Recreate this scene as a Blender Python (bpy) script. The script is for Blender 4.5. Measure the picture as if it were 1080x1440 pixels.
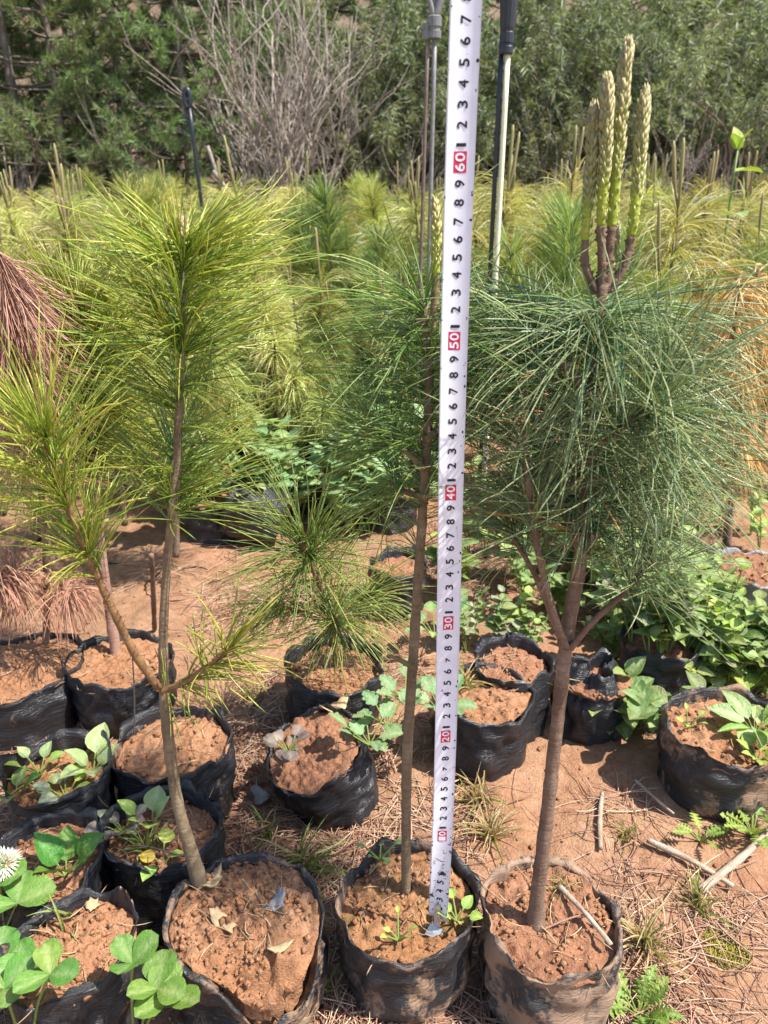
import bpy, math, random
import numpy as np
from mathutils import Vector, Matrix

R = math.radians
random.seed(7)
RNG = np.random.default_rng(7)
SC = bpy.context.scene
COL = SC.collection
for o in list(bpy.data.objects):
    bpy.data.objects.remove(o)

# ------------------------------------------------------------------ camera, sky, sun, exposure
H = 0.68                       # eye height above the ground (m)
PITCH = 22.9                   # degrees below the horizon
FPX = 1080.0                   # focal length in pixels of the 1080 x 1440 photograph
cam_d = bpy.data.cameras.new('camera')
cam = bpy.data.objects.new('camera', cam_d)
COL.objects.link(cam)
cam.location = (0, 0, H)
cam.rotation_euler = (R(90 - PITCH), 0, 0)
cam_d.sensor_fit = 'VERTICAL'
cam_d.sensor_height = 36.0
cam_d.lens = 27.0
cam_d.clip_start = 0.02
cam_d.clip_end = 400
cam_d.dof.use_dof = True
cam_d.dof.focus_distance = 0.66
cam_d.dof.aperture_fstop = 14.0
SC.camera = cam

SUN_EL, SUN_DIR = 59.0, Vector((1.0, -0.30, 0)).normalized()
world = bpy.data.worlds.new('World')
SC.world = world
world.use_nodes = True
wn = world.node_tree
bg = wn.nodes['Background']
sky = wn.nodes.new('ShaderNodeTexSky')
sky.sky_type = 'NISHITA'
sky.sun_disc = False
sky.sun_elevation = R(SUN_EL)
sky.sun_rotation = math.atan2(SUN_DIR.x, SUN_DIR.y)
wn.links.new(sky.outputs[0], bg.inputs[0])
bg.inputs[1].default_value = 0.15
sun_d = bpy.data.lights.new('sun', 'SUN')
sun_d.energy = 5.0
sun_d.angle = R(0.5)
sun_d.color = (1.0, 0.955, 0.88)
sun = bpy.data.objects.new('sun', sun_d)
COL.objects.link(sun)
sv = Vector((SUN_DIR.x * math.cos(R(SUN_EL)), SUN_DIR.y * math.cos(R(SUN_EL)), math.sin(R(SUN_EL))))
sun.rotation_euler = sv.to_track_quat('Z', 'Y').to_euler()
sun.location = (2, -1, 4)
vs = SC.view_settings
vs.view_transform = 'Standard'
vs.look = 'None'
vs.exposure = 0.88
vs.gamma = 1.0
SC.render.engine = 'CYCLES'
SC.cycles.max_bounces = 4
SC.cycles.diffuse_bounces = 2
SC.cycles.glossy_bounces = 1
SC.cycles.transmission_bounces = 2
SC.cycles.use_fast_gi = False
SC.cycles.caustics_reflective = False
SC.cycles.caustics_refractive = False

# ------------------------------------------------------------------ measuring helpers
CT, ST = math.cos(R(PITCH)), math.sin(R(PITCH))

def ray(u, v):
    a, b = (u - 540) / FPX, -(v - 720) / FPX
    return Vector((a, CT + b * ST, -ST + b * CT))

def at_z(u, v, z):
    r = ray(u, v); k = (z - H) / r.z
    return Vector((r.x * k, r.y * k, z))

def at_y(u, v, y):
    r = ray(u, v); k = y / r.y
    return Vector((r.x * k, y, H + r.z * k))

def depth(p):
    return p.y * CT + (H - p.z) * ST

# ------------------------------------------------------------------ noise
def _hash(ix, iy, iz, seed):
    n = (ix * 374761393 + iy * 668265263 + iz * 2147483647 + seed * 1274126177) & 0xFFFFFFFF
    n = ((n ^ (n >> 13)) * 1274126177) & 0xFFFFFFFF
    n = n ^ (n >> 16)
    return (n & 0xFFFF) / 65535.0

def vnoise(p, seed=0):
    p = np.asarray(p, float)
    i = np.floor(p).astype(np.int64); f = p - i
    f = f * f * (3 - 2 * f)
    out = 0
    for dx in (0, 1):
        for dy in (0, 1):
            for dz in (0, 1):
                w = (f[..., 0] if dx else 1 - f[..., 0]) * (f[..., 1] if dy else 1 - f[..., 1]) * (f[..., 2] if dz else 1 - f[..., 2])
                out = out + w * _hash(i[..., 0] + dx, i[..., 1] + dy, i[..., 2] + dz, seed)
    return out * 2 - 1

def fbm(p, oct=4, seed=0):
    p = np.asarray(p, float); a = 1; s = 0
    for k in range(oct):
        s = s + a * vnoise(p * 2 ** k, seed + k); a *= 0.5
    return s

# ------------------------------------------------------------------ material helpers
def newmat(name):
    m = bpy.data.materials.new(name); m.use_nodes = True
    nt = m.node_tree
    for n in list(nt.nodes):
        nt.nodes.remove(n)
    out = nt.nodes.new('ShaderNodeOutputMaterial')
    return m, nt, out

def nd(nt, t, **kw):
    n = nt.nodes.new(t)
    for k, v in kw.items():
        setattr(n, k, v)
    return n

def setin(n, **kw):
    for k, v in kw.items():
        n.inputs[k.replace('_', ' ')].default_value = v
    return n

def noise(nt, scale, detail=4, rough=0.55, vec=None, dist=0.0):
    n = nd(nt, 'ShaderNodeTexNoise')
    n.inputs['Scale'].default_value = scale
    n.inputs['Detail'].default_value = detail
    n.inputs['Roughness'].default_value = rough
    n.inputs['Distortion'].default_value = dist
    if vec is not None:
        nt.links.new(vec, n.inputs['Vector'])
    return n

def ramp(nt, fac, stops):
    r = nd(nt, 'ShaderNodeValToRGB')
    e = r.color_ramp.elements
    while len(e) > 1:
        e.remove(e[-1])
    for k, (p, c) in enumerate(stops):
        el = e[0] if k == 0 else e.new(p)
        el.position = p
        el.color = (c[0], c[1], c[2], 1) if not isinstance(c, (int, float)) else (c, c, c, 1)
    nt.links.new(fac, r.inputs[0])
    return r

def mix(nt, fac, a, b, mode='MIX'):
    m = nd(nt, 'ShaderNodeMix', data_type='RGBA', blend_type=mode)
    for sock, val in ((m.inputs[0], fac), (m.inputs[6], a), (m.inputs[7], b)):
        if hasattr(val, 'is_linked'):
            nt.links.new(val, sock)
        elif isinstance(val, (int, float)):
            sock.default_value = val
        else:
            sock.default_value = (val[0], val[1], val[2], 1)
    return m.outputs[2]

def objvec(nt, scale=(1, 1, 1)):
    t = nd(nt, 'ShaderNodeTexCoord'); m = nd(nt, 'ShaderNodeMapping')
    m.inputs['Scale'].default_value = scale
    nt.links.new(t.outputs['Object'], m.inputs['Vector'])
    return m.outputs[0]

def bump(nt, h, strength, dist):
    b = nd(nt, 'ShaderNodeBump')
    b.inputs['Strength'].default_value = strength
    b.inputs['Distance'].default_value = dist
    nt.links.new(h, b.inputs['Height'])
    return b.outputs[0]

def principled(nt, out, col, rough=0.6, normal=None, spec=0.5, metal=0.0):
    p = nd(nt, 'ShaderNodeBsdfPrincipled')
    if hasattr(col, 'is_linked'):
        nt.links.new(col, p.inputs['Base Color'])
    else:
        p.inputs['Base Color'].default_value = (*col, 1)
    if hasattr(rough, 'is_linked'):
        nt.links.new(rough, p.inputs['Roughness'])
    else:
        p.inputs['Roughness'].default_value = rough
    p.inputs['Specular IOR Level'].default_value = spec
    p.inputs['Metallic'].default_value = metal
    if normal is not None:
        nt.links.new(normal, p.inputs['Normal'])
    if out is not None:
        nt.links.new(p.outputs[0], out.inputs[0])
    return p

def foliage_mat(name, base=None, rough=0.45, trans=0.3, spec=0.4, vary=0.25, noise_scale=0.0, use_attr=True, veins=False):
    """leaf or needle: colour from the mesh attribute 'col' (or a base), varied per object, part translucent"""
    m, nt, out = newmat(name)
    if use_attr:
        a = nd(nt, 'ShaderNodeAttribute'); a.attribute_name = 'col'
        c = a.outputs['Color']
        if base is not None:
            c = mix(nt, 1.0, c, base, 'MULTIPLY')
    else:
        rgb = nd(nt, 'ShaderNodeRGB'); rgb.outputs[0].default_value = (*base, 1); c = rgb.outputs[0]
    oi = nd(nt, 'ShaderNodeObjectInfo')
    hs = nd(nt, 'ShaderNodeHueSaturation')
    mr = nd(nt, 'ShaderNodeMapRange')
    mr.inputs['To Min'].default_value = 1 - vary; mr.inputs['To Max'].default_value = 1 + vary
    nt.links.new(oi.outputs['Random'], mr.inputs['Value'])
    nt.links.new(mr.outputs[0], hs.inputs['Value'])
    mr2 = nd(nt, 'ShaderNodeMath', operation='MULTIPLY_ADD')
    fr = nd(nt, 'ShaderNodeMath', operation='FRACT')
    mu = nd(nt, 'ShaderNodeMath', operation='MULTIPLY'); mu.inputs[1].default_value = 7.31
    nt.links.new(oi.outputs['Random'], mu.inputs[0]); nt.links.new(mu.outputs[0], fr.inputs[0])
    nt.links.new(fr.outputs[0], mr2.inputs[0]); mr2.inputs[1].default_value = 0.05; mr2.inputs[2].default_value = 0.475
    nt.links.new(mr2.outputs[0], hs.inputs['Hue'])
    nt.links.new(c, hs.inputs['Color'])
    c = hs.outputs[0]
    nrm = None
    if noise_scale:
        n = noise(nt, noise_scale, 3, 0.6, objvec(nt))
        c = mix(nt, 1.0, c, ramp(nt, n.outputs[0], [(0.3, 0.72), (0.7, 1.18)]).outputs[0], 'MULTIPLY')
        nrm = bump(nt, n.outputs[0], 0.35, 0.002)
    if veins:                                   # side veins running up and out from the midrib of the unit leaf
        sp = nd(nt, 'ShaderNodeSeparateXYZ'); nt.links.new(objvec(nt), sp.inputs[0])
        ab = nd(nt, 'ShaderNodeMath', operation='ABSOLUTE'); nt.links.new(sp.outputs[0], ab.inputs[0])
        ma = nd(nt, 'ShaderNodeMath', operation='MULTIPLY_ADD'); nt.links.new(ab.outputs[0], ma.inputs[0]); ma.inputs[1].default_value = -.75
        nt.links.new(sp.outputs[1], ma.inputs[2])
        nz = noise(nt, 9, 3, .6, objvec(nt))
        mb_ = nd(nt, 'ShaderNodeMath', operation='MULTIPLY_ADD'); nt.links.new(nz.outputs[0], mb_.inputs[0]); mb_.inputs[1].default_value = .05
        nt.links.new(ma.outputs[0], mb_.inputs[2])
        mu2 = nd(nt, 'ShaderNodeMath', operation='MULTIPLY'); mu2.inputs[1].default_value = 62.0; nt.links.new(mb_.outputs[0], mu2.inputs[0])
        sn = nd(nt, 'ShaderNodeMath', operation='SINE'); nt.links.new(mu2.outputs[0], sn.inputs[0])
        f = ramp(nt, sn.outputs[0], [(0.0, 1.0), (0.6, 1.0), (0.98, 1.10)]).outputs[0]
        c = mix(nt, 1.0, c, f, 'MULTIPLY')
        nb2 = noise(nt, 3.5, 4, .65, objvec(nt))
        c = mix(nt, 1.0, c, ramp(nt, nb2.outputs[0], [(.25, (.72, .72, .8)), (.55, (1, 1, 1)), (.8, (1.25, 1.12, .95))]).outputs[0], 'MULTIPLY')
        nrm = bump(nt, nb2.outputs[0], .25, .10)
    p = principled(nt, None, c, rough, nrm, spec)
    t = nd(nt, 'ShaderNodeBsdfTranslucent')
    tc = mix(nt, 1.0, c, (1.25, 1.3, 0.55), 'MULTIPLY')
    nt.links.new(tc, t.inputs[0])
    ms = nd(nt, 'ShaderNodeMixShader'); ms.inputs[0].default_value = trans
    nt.links.new(p.outputs[0], ms.inputs[1]); nt.links.new(t.outputs[0], ms.inputs[2])
    nt.links.new(ms.outputs[0], out.inputs[0])
    return m

M = {}
M['needle'] = foliage_mat('needle', trans=0.32, rough=0.32, spec=0.6, vary=0.0)
M['field_needle'] = foliage_mat('field_needle', trans=0.3, rough=0.42, vary=0.3)
M['dead_needle'] = foliage_mat('dead_needle', trans=0.12, rough=0.6, spec=0.25, vary=0.05)
M['thatch'] = foliage_mat('thatch', trans=0.0, rough=0.75, spec=0.2, vary=0.0)
M['forest_leaf'] = foliage_mat('forest_leaf', trans=0.3, rough=0.5, vary=0.18)
M['leaf'] = foliage_mat('leaf', trans=0.28, rough=0.45, vary=0.16, veins=True)
M['sheath'] = foliage_mat('sheath', trans=0.15, rough=0.55, vary=0.0)

def mat_soil(name, cols, moss=0.0):
    m, nt, out = newmat(name)
    v = objvec(nt)
    n1 = noise(nt, 9, 5, 0.6, v); n2 = noise(nt, 70, 5, 0.7, v); n3 = noise(nt, 420, 3, 0.7, v)
    c = ramp(nt, n1.outputs[0], [(0.3, cols[0]), (0.5, cols[1]), (0.72, cols[2])]).outputs[0]
    c = mix(nt, 1.0, c, ramp(nt, n2.outputs[0], [(0.25, 0.62), (0.5, 1.0), (0.75, 1.22)]).outputs[0], 'MULTIPLY')
    c = mix(nt, 1.0, c, ramp(nt, n3.outputs[0], [(0.3, 0.78), (0.7, 1.2)]).outputs[0], 'MULTIPLY')
    if moss:
        nm = noise(nt, 14, 4, 0.65, v, 0.3)
        f = ramp(nt, nm.outputs[0], [(0.60 - 0.1 * moss, 0.0), (0.72 - 0.1 * moss, 0.8)]).outputs[0]
        c = mix(nt, f, c, (0.115, 0.105, 0.02))
    add = nd(nt, 'ShaderNodeMath', operation='ADD')
    nt.links.new(n2.outputs[0], add.inputs[0]); nt.links.new(n3.outputs[0], add.inputs[1])
    principled(nt, out, c, 0.95, bump(nt, add.outputs[0], 0.7, 0.004), 0.15)
    return m

SOILC = [(0.27, 0.125, 0.06), (0.36, 0.18, 0.094), (0.42, 0.24, 0.14)]
M['soil'] = mat_soil('soil', SOILC)
M['soil_moss'] = mat_soil('soil_moss', [(0.27, 0.125, 0.055), (0.34, 0.17, 0.08), (0.38, 0.20, 0.10)], 0.8)
M['soil_red'] = mat_soil('soil_red', [(0.22, 0.10, 0.06), (0.31, 0.15, 0.085), (0.38, 0.20, 0.12)])

def mat_ground():
    m, nt, out = newmat('ground')
    v = objvec(nt)
    n0 = noise(nt, 2.6, 4, 0.6, v); n1 = noise(nt, 11, 5, 0.65, v); n2 = noise(nt, 75, 5, 0.7, v); n3 = noise(nt, 380, 3, 0.7, v)
    c = ramp(nt, n1.outputs[0], [(0.28, (0.285, 0.14, 0.076)), (0.5, (0.37, 0.20, 0.115)), (0.72, (0.42, 0.255, 0.16))]).outputs[0]
    litter = ramp(nt, n0.outputs[0], [(0.45, 0.0), (0.62, 0.6)]).outputs[0]
    c = mix(nt, litter, c, (0.25, 0.155, 0.095))
    c = mix(nt, 1.0, c, ramp(nt, n2.outputs[0], [(0.25, 0.6), (0.5, 1.0), (0.75, 1.22)]).outputs[0], 'MULTIPLY')
    c = mix(nt, 1.0, c, ramp(nt, n3.outputs[0], [(0.3, 0.78), (0.7, 1.2)]).outputs[0], 'MULTIPLY')
    nm = noise(nt, 7, 4, 0.6, v, 0.4)
    c = mix(nt, ramp(nt, nm.outputs[0], [(0.62, 0.0), (0.72, 0.7)]).outputs[0], c, (0.12, 0.11, 0.03))
    # the slope behind the field is covered with dry grass and leaf litter
    sep = nd(nt, 'ShaderNodeSeparateXYZ'); nt.links.new(v, sep.inputs[0])
    mr = nd(nt, 'ShaderNodeMapRange'); mr.inputs['From Min'].default_value = 5.5; mr.inputs['From Max'].default_value = 7.0
    nt.links.new(sep.outputs[1], mr.inputs[0])
    nb = noise(nt, 1.3, 5, 0.65, v)
    far = ramp(nt, nb.outputs[0], [(0.3, (0.075, 0.06, 0.035)), (0.5, (0.17, 0.115, 0.075)), (0.7, (0.24, 0.15, 0.11))]).outputs[0]
    c = mix(nt, mr.outputs[0], c, far)
    add = nd(nt, 'ShaderNodeMath', operation='ADD')
    nt.links.new(n2.outputs[0], add.inputs[0]); nt.links.new(n3.outputs[0], add.inputs[1])
    principled(nt, out, c, 0.95, bump(nt, add.outputs[0], 0.7, 0.005), 0.15)
    return m
M['ground'] = mat_ground()

def mat_film(name, dirt, base=(0.013, 0.014, 0.017), lo=0.30, dust=(0.34, 0.21, 0.13)):
    m, nt, out = newmat(name)
    v = objvec(nt, (1, 1, 6)); vs_ = objvec(nt, (1, 1, 16)); v1 = objvec(nt)
    w = noise(nt, 22, 5, 0.65, v, 0.6); w2 = noise(nt, 42, 4, 0.65, vs_, 0.5)
    d1 = noise(nt, 16, 5, 0.7, v1, 0.5); d2 = noise(nt, 160, 3, 0.7, v1)
    dd = nd(nt, 'ShaderNodeMath', operation='MULTIPLY_ADD'); dd.inputs[1].default_value = 0.25
    nt.links.new(d2.outputs[0], dd.inputs[0]); nt.links.new(d1.outputs[0], dd.inputs[2])
    f = ramp(nt, dd.outputs[0], [(0.80 - 0.36 * dirt, 0.0), (0.90 - 0.36 * dirt, 0.9)]).outputs[0]
    c = mix(nt, 0.05 + 0.2 * dirt, base, (0.12, 0.105, 0.095))
    c = mix(nt, ramp(nt, w2.outputs[0], [(0.5, 0.0), (0.72, 0.32)]).outputs[0], c, (0.10, 0.10, 0.105))  # grey sheen on the fine wrinkles, painted into the base colour
    c = mix(nt, f, c, dust)
    rr = mix(nt, f, (lo, lo, lo), (0.9, 0.9, 0.9))
    add = nd(nt, 'ShaderNodeMath', operation='MULTIPLY_ADD'); add.inputs[1].default_value = 0.8
    nt.links.new(w2.outputs[0], add.inputs[0]); nt.links.new(w.outputs[0], add.inputs[2])
    principled(nt, out, c, rr, bump(nt, add.outputs[0], 0.6, 0.005), 0.5)
    return m
M['film'] = mat_film('black_film', 0.25)
M['film_clean'] = mat_film('black_film_clean', 0.05)
M['film_dirty'] = mat_film('black_film_dirty', 0.46)
M['film_muddy'] = mat_film('black_film_muddy', 0.74, lo=0.4, dust=(0.33, 0.215, 0.14))
M['film_grey'] = mat_film('grey_film', 0.3, base=(0.33, 0.32, 0.33), lo=0.4, dust=(0.36, 0.28, 0.22))

def mat_bark(name, c0, c1, c2, ring=120):
    m, nt, out = newmat(name)
    v = objvec(nt, (1, 1, 0.5)); vr = objvec(nt, (0.35, 0.35, 2.2))
    n1 = noise(nt, 45, 4, 0.65, v); n2 = noise(nt, ring, 4, 0.65, vr, 0.4)
    c = ramp(nt, n1.outputs[0], [(0.3, c0), (0.5, c1), (0.7, c2)]).outputs[0]
    c = mix(nt, 1.0, c, ramp(nt, n2.outputs[0], [(0.3, 0.74), (0.55, 1.0), (0.75, 1.18)]).outputs[0], 'MULTIPLY')
    n4 = noise(nt, ring * 2.2, 4, 0.75, objvec(nt), 0.6)                 # flakes and lichen specks
    c = mix(nt, ramp(nt, n4.outputs[0], [(0.60, 0.0), (0.68, 0.55)]).outputs[0], c, c2)
    c = mix(nt, ramp(nt, n4.outputs[0], [(0.34, 0.6), (0.40, 0.0)]).outputs[0], c, (c0[0] * .55, c0[1] * .55, c0[2] * .55))
    principled(nt, out, c, 0.85, bump(nt, mix(nt, .5, n2.outputs[0], n4.outputs[0]), 0.8, 0.003), 0.25)
    return m
M['bark_brown'] = mat_bark('bark_brown', (0.13, 0.08, 0.05), (0.21, 0.135, 0.095), (0.30, 0.21, 0.155))
M['bark_olive'] = mat_bark('bark_olive', (0.11, 0.085, 0.04), (0.19, 0.145, 0.07), (0.28, 0.21, 0.11))
M['bark_orange'] = mat_bark('bark_orange', (0.15, 0.075, 0.035), (0.24, 0.13, 0.06), (0.32, 0.20, 0.09))
M['bark_pink'] = mat_bark('bark_pink', (0.26, 0.14, 0.10), (0.38, 0.22, 0.16), (0.46, 0.30, 0.22))
M['bark_green'] = mat_bark('bark_green', (0.22, 0.26, 0.03), (0.34, 0.39, 0.05), (0.44, 0.46, 0.09))
M['bark_mid'] = mat_bark('bark_mid', (0.14, 0.098, 0.058), (0.225, 0.163, 0.10), (0.31, 0.24, 0.155))
M['bark_forest'] = mat_bark('bark_forest', (0.10, 0.08, 0.06), (0.17, 0.14, 0.11), (0.26, 0.22, 0.18), 30)
M['bark_bare'] = mat_bark('bark_bare', (0.20, 0.16, 0.125), (0.34, 0.28, 0.23), (0.48, 0.41, 0.35), 30)
M['stick'] = mat_bark('stick', (0.30, 0.21, 0.14), (0.44, 0.34, 0.25), (0.55, 0.46, 0.36), 200)

def mat_plain(name, col, rough=0.5, metal=0.0, spec=0.5, nscale=120, amt=0.25):
    m, nt, out = newmat(name)
    n = noise(nt, nscale, 4, 0.65, objvec(nt))
    c = mix(nt, 1.0, col, ramp(nt, n.outputs[0], [(0.3, 1 - amt), (0.7, 1 + amt)]).outputs[0], 'MULTIPLY')
    principled(nt, out, c, rough, bump(nt, n.outputs[0], 0.15, 0.001), spec, metal)
    return m
M['rod_cream'] = mat_plain('rod_cream', (0.78, 0.74, 0.52), 0.45, amt=.1)
M['rod_rust'] = mat_plain('rod_rust', (0.16, 0.11, 0.09), 0.6)
M['rod_grey'] = mat_plain('rod_grey', (0.20, 0.19, 0.18), 0.45)
M['plastic_black'] = mat_plain('plastic_black', (0.016, 0.017, 0.024), 0.4)
M['plastic_grey'] = mat_plain('plastic_grey', (0.17, 0.17, 0.165), 0.5)
M['steel'] = mat_plain('steel', (0.62, 0.61, 0.59), 0.45, 0.75)
M['stone'] = mat_plain('stone', (0.30, 0.29, 0.27), 0.9, 0, 0.2, 60, 0.4)
M['dry_leaf'] = mat_plain('dry_leaf', (0.46, 0.32, 0.18), 0.8, 0, 0.2, 90, 0.3)
M['ink'] = mat_plain('ink', (0.02, 0.02, 0.024), 0.6, 0, 0.3, 900, 0.5)
M['red_print'] = mat_plain('red_print', (0.62, 0.022, 0.085), 0.5, 0, 0.4, 500, 0.15)
M['white_print'] = mat_plain('white_print', (0.84, 0.80, 0.83), 0.5, 0, 0.4, 500, 0.08)
M['petal'] = foliage_mat('petal', (0.80, 0.76, 0.70), 0.5, 0.3, vary=0.05, use_attr=False)
M['stem_green'] = foliage_mat('stem_green', (0.20, 0.26, 0.06), 0.5, 0.1, vary=0.1, use_attr=False)
M['stem_straw'] = foliage_mat('stem_straw', (0.42, 0.31, 0.16), 0.7, 0.05, vary=0.1, use_attr=False)

def mat_tape():
    m, nt, out = newmat('tape_enamel')
    v = objvec(nt)
    n = noise(nt, 60, 4, 0.6, v); d = noise(nt, 150, 4, 0.75, v, 0.4)
    c = ramp(nt, n.outputs[0], [(0.3, (0.70, 0.71, 0.80)), (0.7, (0.80, 0.81, 0.88))]).outputs[0]
    sep = nd(nt, 'ShaderNodeSeparateXYZ'); nt.links.new(v, sep.inputs[0])
    # worn, muddy patch a few centimetres above the hook
    mr = nd(nt, 'ShaderNodeMapRange'); mr.inputs['From Min'].default_value = 0.10; mr.inputs['From Max'].default_value = 0.078
    nt.links.new(sep.outputs[2], mr.inputs[0])
    th = nd(nt, 'ShaderNodeMath', operation='MULTIPLY_ADD'); th.inputs[1].default_value = 0.14
    nt.links.new(mr.outputs[0], th.inputs[0]); nt.links.new(d.outputs[0], th.inputs[2])
    f = ramp(nt, th.outputs[0], [(0.70, 0.0), (0.73, 0.95)]).outputs[0]
    c = mix(nt, f, c, (0.05, 0.03, 0.025))
    principled(nt, out, c, 0.35, None, 0.5)
    return m
M['tape'] = mat_tape()

# ------------------------------------------------------------------ mesh helpers
def tag(o, label=None, cat=None, group=None, kind=None):
    if label: o['label'] = label
    if cat: o['category'] = cat
    if group: o['group'] = group
    if kind: o['kind'] = kind
    return o

def empty(name, loc=(0, 0, 0), label=None, cat=None, group=None):
    o = bpy.data.objects.new(name, None); COL.objects.link(o)
    o.location = loc; o.empty_display_size = 0.02
    return tag(o, label, cat, group)

class MB:
    """collects vertices / faces / colours for one mesh"""
    def __init__(s):
        s.v = []; s.f = []; s.c = []; s.n = 0
    def add(s, v, f, c=None):
        v = np.asarray(v, float).reshape(-1, 3)
        s.v.append(v)
        s.f.extend([tuple(int(i) + s.n for i in q) for q in f])
        if c is None:
            c = np.ones((len(v), 3))
        c = np.asarray(c, float)
        if c.ndim == 1:
            c = np.tile(c, (len(v), 1))
        s.c.append(c); s.n += len(v)
        return s
    def mesh(s, name, mat, smooth=True):
        v = np.concatenate(s.v); c = np.concatenate(s.c)
        me = bpy.data.meshes.new(name)
        me.from_pydata(v.tolist(), [], s.f)
        a = me.color_attributes.new('col', 'FLOAT_COLOR', 'POINT')
        a.data.foreach_set('color', np.c_[c, np.ones(len(c))].astype(np.float32).ravel())
        if smooth:
            me.polygons.foreach_set('use_smooth', [True] * len(me.polygons))
        if mat: me.materials.append(mat)
        me.update()
        return me
    def build(s, name, mat, parent=None, smooth=True):
        return link(name, s.mesh(name, mat, smooth), parent)

def link(name, me, parent=None, loc=None, rot=None, scale=None):
    o = bpy.data.objects.new(name, me); COL.objects.link(o)
    if parent is not None: o.parent = parent
    if loc is not None: o.location = loc
    if rot is not None: o.rotation_euler = rot
    if scale is not None: o.scale = scale if hasattr(scale, '__len__') else (scale,) * 3
    return o

def raw_mesh(name, verts, faces4, faces3, cols, mat, smooth=True):
    """fast mesh from numpy arrays"""
    me = bpy.data.meshes.new(name)
    nv = len(verts)
    loops = np.concatenate([faces4.ravel(), faces3.ravel()]).astype(np.int32)
    starts = np.concatenate([np.arange(len(faces4)) * 4, len(faces4) * 4 + np.arange(len(faces3)) * 3]).astype(np.int32)
    tot = np.concatenate([np.full(len(faces4), 4), np.full(len(faces3), 3)]).astype(np.int32)
    me.vertices.add(nv); me.vertices.foreach_set('co', verts.astype(np.float32).ravel())
    me.loops.add(len(loops)); me.loops.foreach_set('vertex_index', loops)
    me.polygons.add(len(starts)); me.polygons.foreach_set('loop_start', starts); me.polygons.foreach_set('loop_total', tot)
    if smooth: me.polygons.foreach_set('use_smooth', np.ones(len(starts), bool))
    a = me.color_attributes.new('col', 'FLOAT_COLOR', 'POINT')
    a.data.foreach_set('color', np.c_[cols, np.ones(nv)].astype(np.float32).ravel())
    me.materials.append(mat)
    me.update(calc_edges=True); me.validate()
    return me

def norm(a):
    return a / np.maximum(np.linalg.norm(a, axis=-1, keepdims=True), 1e-9)

def needle_mesh(name, base, d, L, rad, droop, bend, c0, c1, mat, S=5, sides=3):
    """N tapered bent needles (c0 at the base of each, c1 at its tip)"""
    N = len(base)
    pos = [base]; dirs = []
    for k in range(S):
        t = (k + 0.5) / S
        dk = norm(d + bend * t + np.c_[np.zeros(N), np.zeros(N), -droop * t ** 1.2])
        dirs.append(dk)
        pos.append(pos[-1] + dk * (L / S)[:, None])
    dirs.append(dirs[-1])
    ref = norm(np.cross(d, norm(RNG.normal(size=(N, 3)))))
    rings = []; cols = []
    for k in range(S):
        s1 = norm(np.cross(dirs[k], ref)); s2 = np.cross(dirs[k], s1)
        r = rad * (0.75 + 0.4 * math.sin(math.pi * min(1, 0.25 + 0.7 * k / S)))
        for j in range(sides):
            a = 2 * math.pi * j / sides if sides > 2 else math.pi * j
            rings.append(pos[k] + (s1 * math.cos(a) + s2 * math.sin(a)) * r[:, None])
            cols.append(c0 + (c1 - c0) * (k / S) ** 1.3)
    rings.append(pos[S]); cols.append(c1)
    V = np.stack(rings, 1); C = np.stack(cols, 1)          # N x (S*sides+1) x 3
    nvp = S * sides + 1
    q, t3 = [], []
    pairs = [(j, (j + 1) % sides) for j in range(sides)] if sides > 2 else [(0, 1)]
    for k in range(S - 1):
        for (i, j) in pairs:
            q.append((k * sides + i, k * sides + j, (k + 1) * sides + j, (k + 1) * sides + i))
    for (i, j) in pairs:
        t3.append(((S - 1) * sides + i, (S - 1) * sides + j, S * sides))
    off = (np.arange(N) * nvp)[:, None, None]
    F4 = (np.array(q, dtype=np.int64)[None] + off).reshape(-1, 4) if q else np.zeros((0, 4), int)
    F3 = (np.array(t3, dtype=np.int64)[None] + off).reshape(-1, 3)
    return raw_mesh(name, V.reshape(-1, 3), F4, F3, C.reshape(-1, 3), mat)

class NeedleSet:
    def __init__(s, root=None, zmax=None): s.a = []; s.root = root; s.zmax = zmax
    def add(s, *arrs): s.a.append(arrs)
    def mesh(s, name, mat, S=5, sides=3):
        cat = [np.concatenate([x[i] for x in s.a]) for i in range(8)]
        if s.zmax is not None:                     # the leader's own needles stay about as tall as its bud
            ok = cat[0][:, 2] + cat[1][:, 2] * cat[2] < s.zmax
            cat = [c[ok] for c in cat]
        if s.root is not None:                     # the blade presses through the crown: no needle reaches in front of it
            b, d, L, dr = cat[0] + s.root, cat[1], cat[2], cat[4]
            ok = np.ones(len(b), bool)
            for k in range(1, 9):
                t = k / 8
                p = b + (d + np.c_[np.zeros(len(b)), np.zeros(len(b)), -dr * t * .6]) * (L * t)[:, None]
                ok &= ~((p[:, 1] < 0.482) & (abs(p[:, 0] * 0.474 / np.maximum(p[:, 1], .1) - 0.0455) < 0.030))
            cat = [c[ok] for c in cat]
        return needle_mesh(name, *cat, mat, S, sides)

def catmull(pts, n):
    P = np.array([list(p) for p in pts], float)
    P = np.vstack([2 * P[0] - P[1], P, 2 * P[-1] - P[-2]])
    m = len(P) - 3
    out = []
    for t in np.linspace(0, m, n):
        i = min(int(t), m - 1); f = t - i
        p0, p1, p2, p3 = P[i:i + 4]
        out.append(0.5 * ((2 * p1) + (-p0 + p2) * f + (2 * p0 - 5 * p1 + 4 * p2 - p3) * f ** 2 + (-p0 + 3 * p1 - 3 * p2 + p3) * f ** 3))
    return np.array(out)

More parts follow.
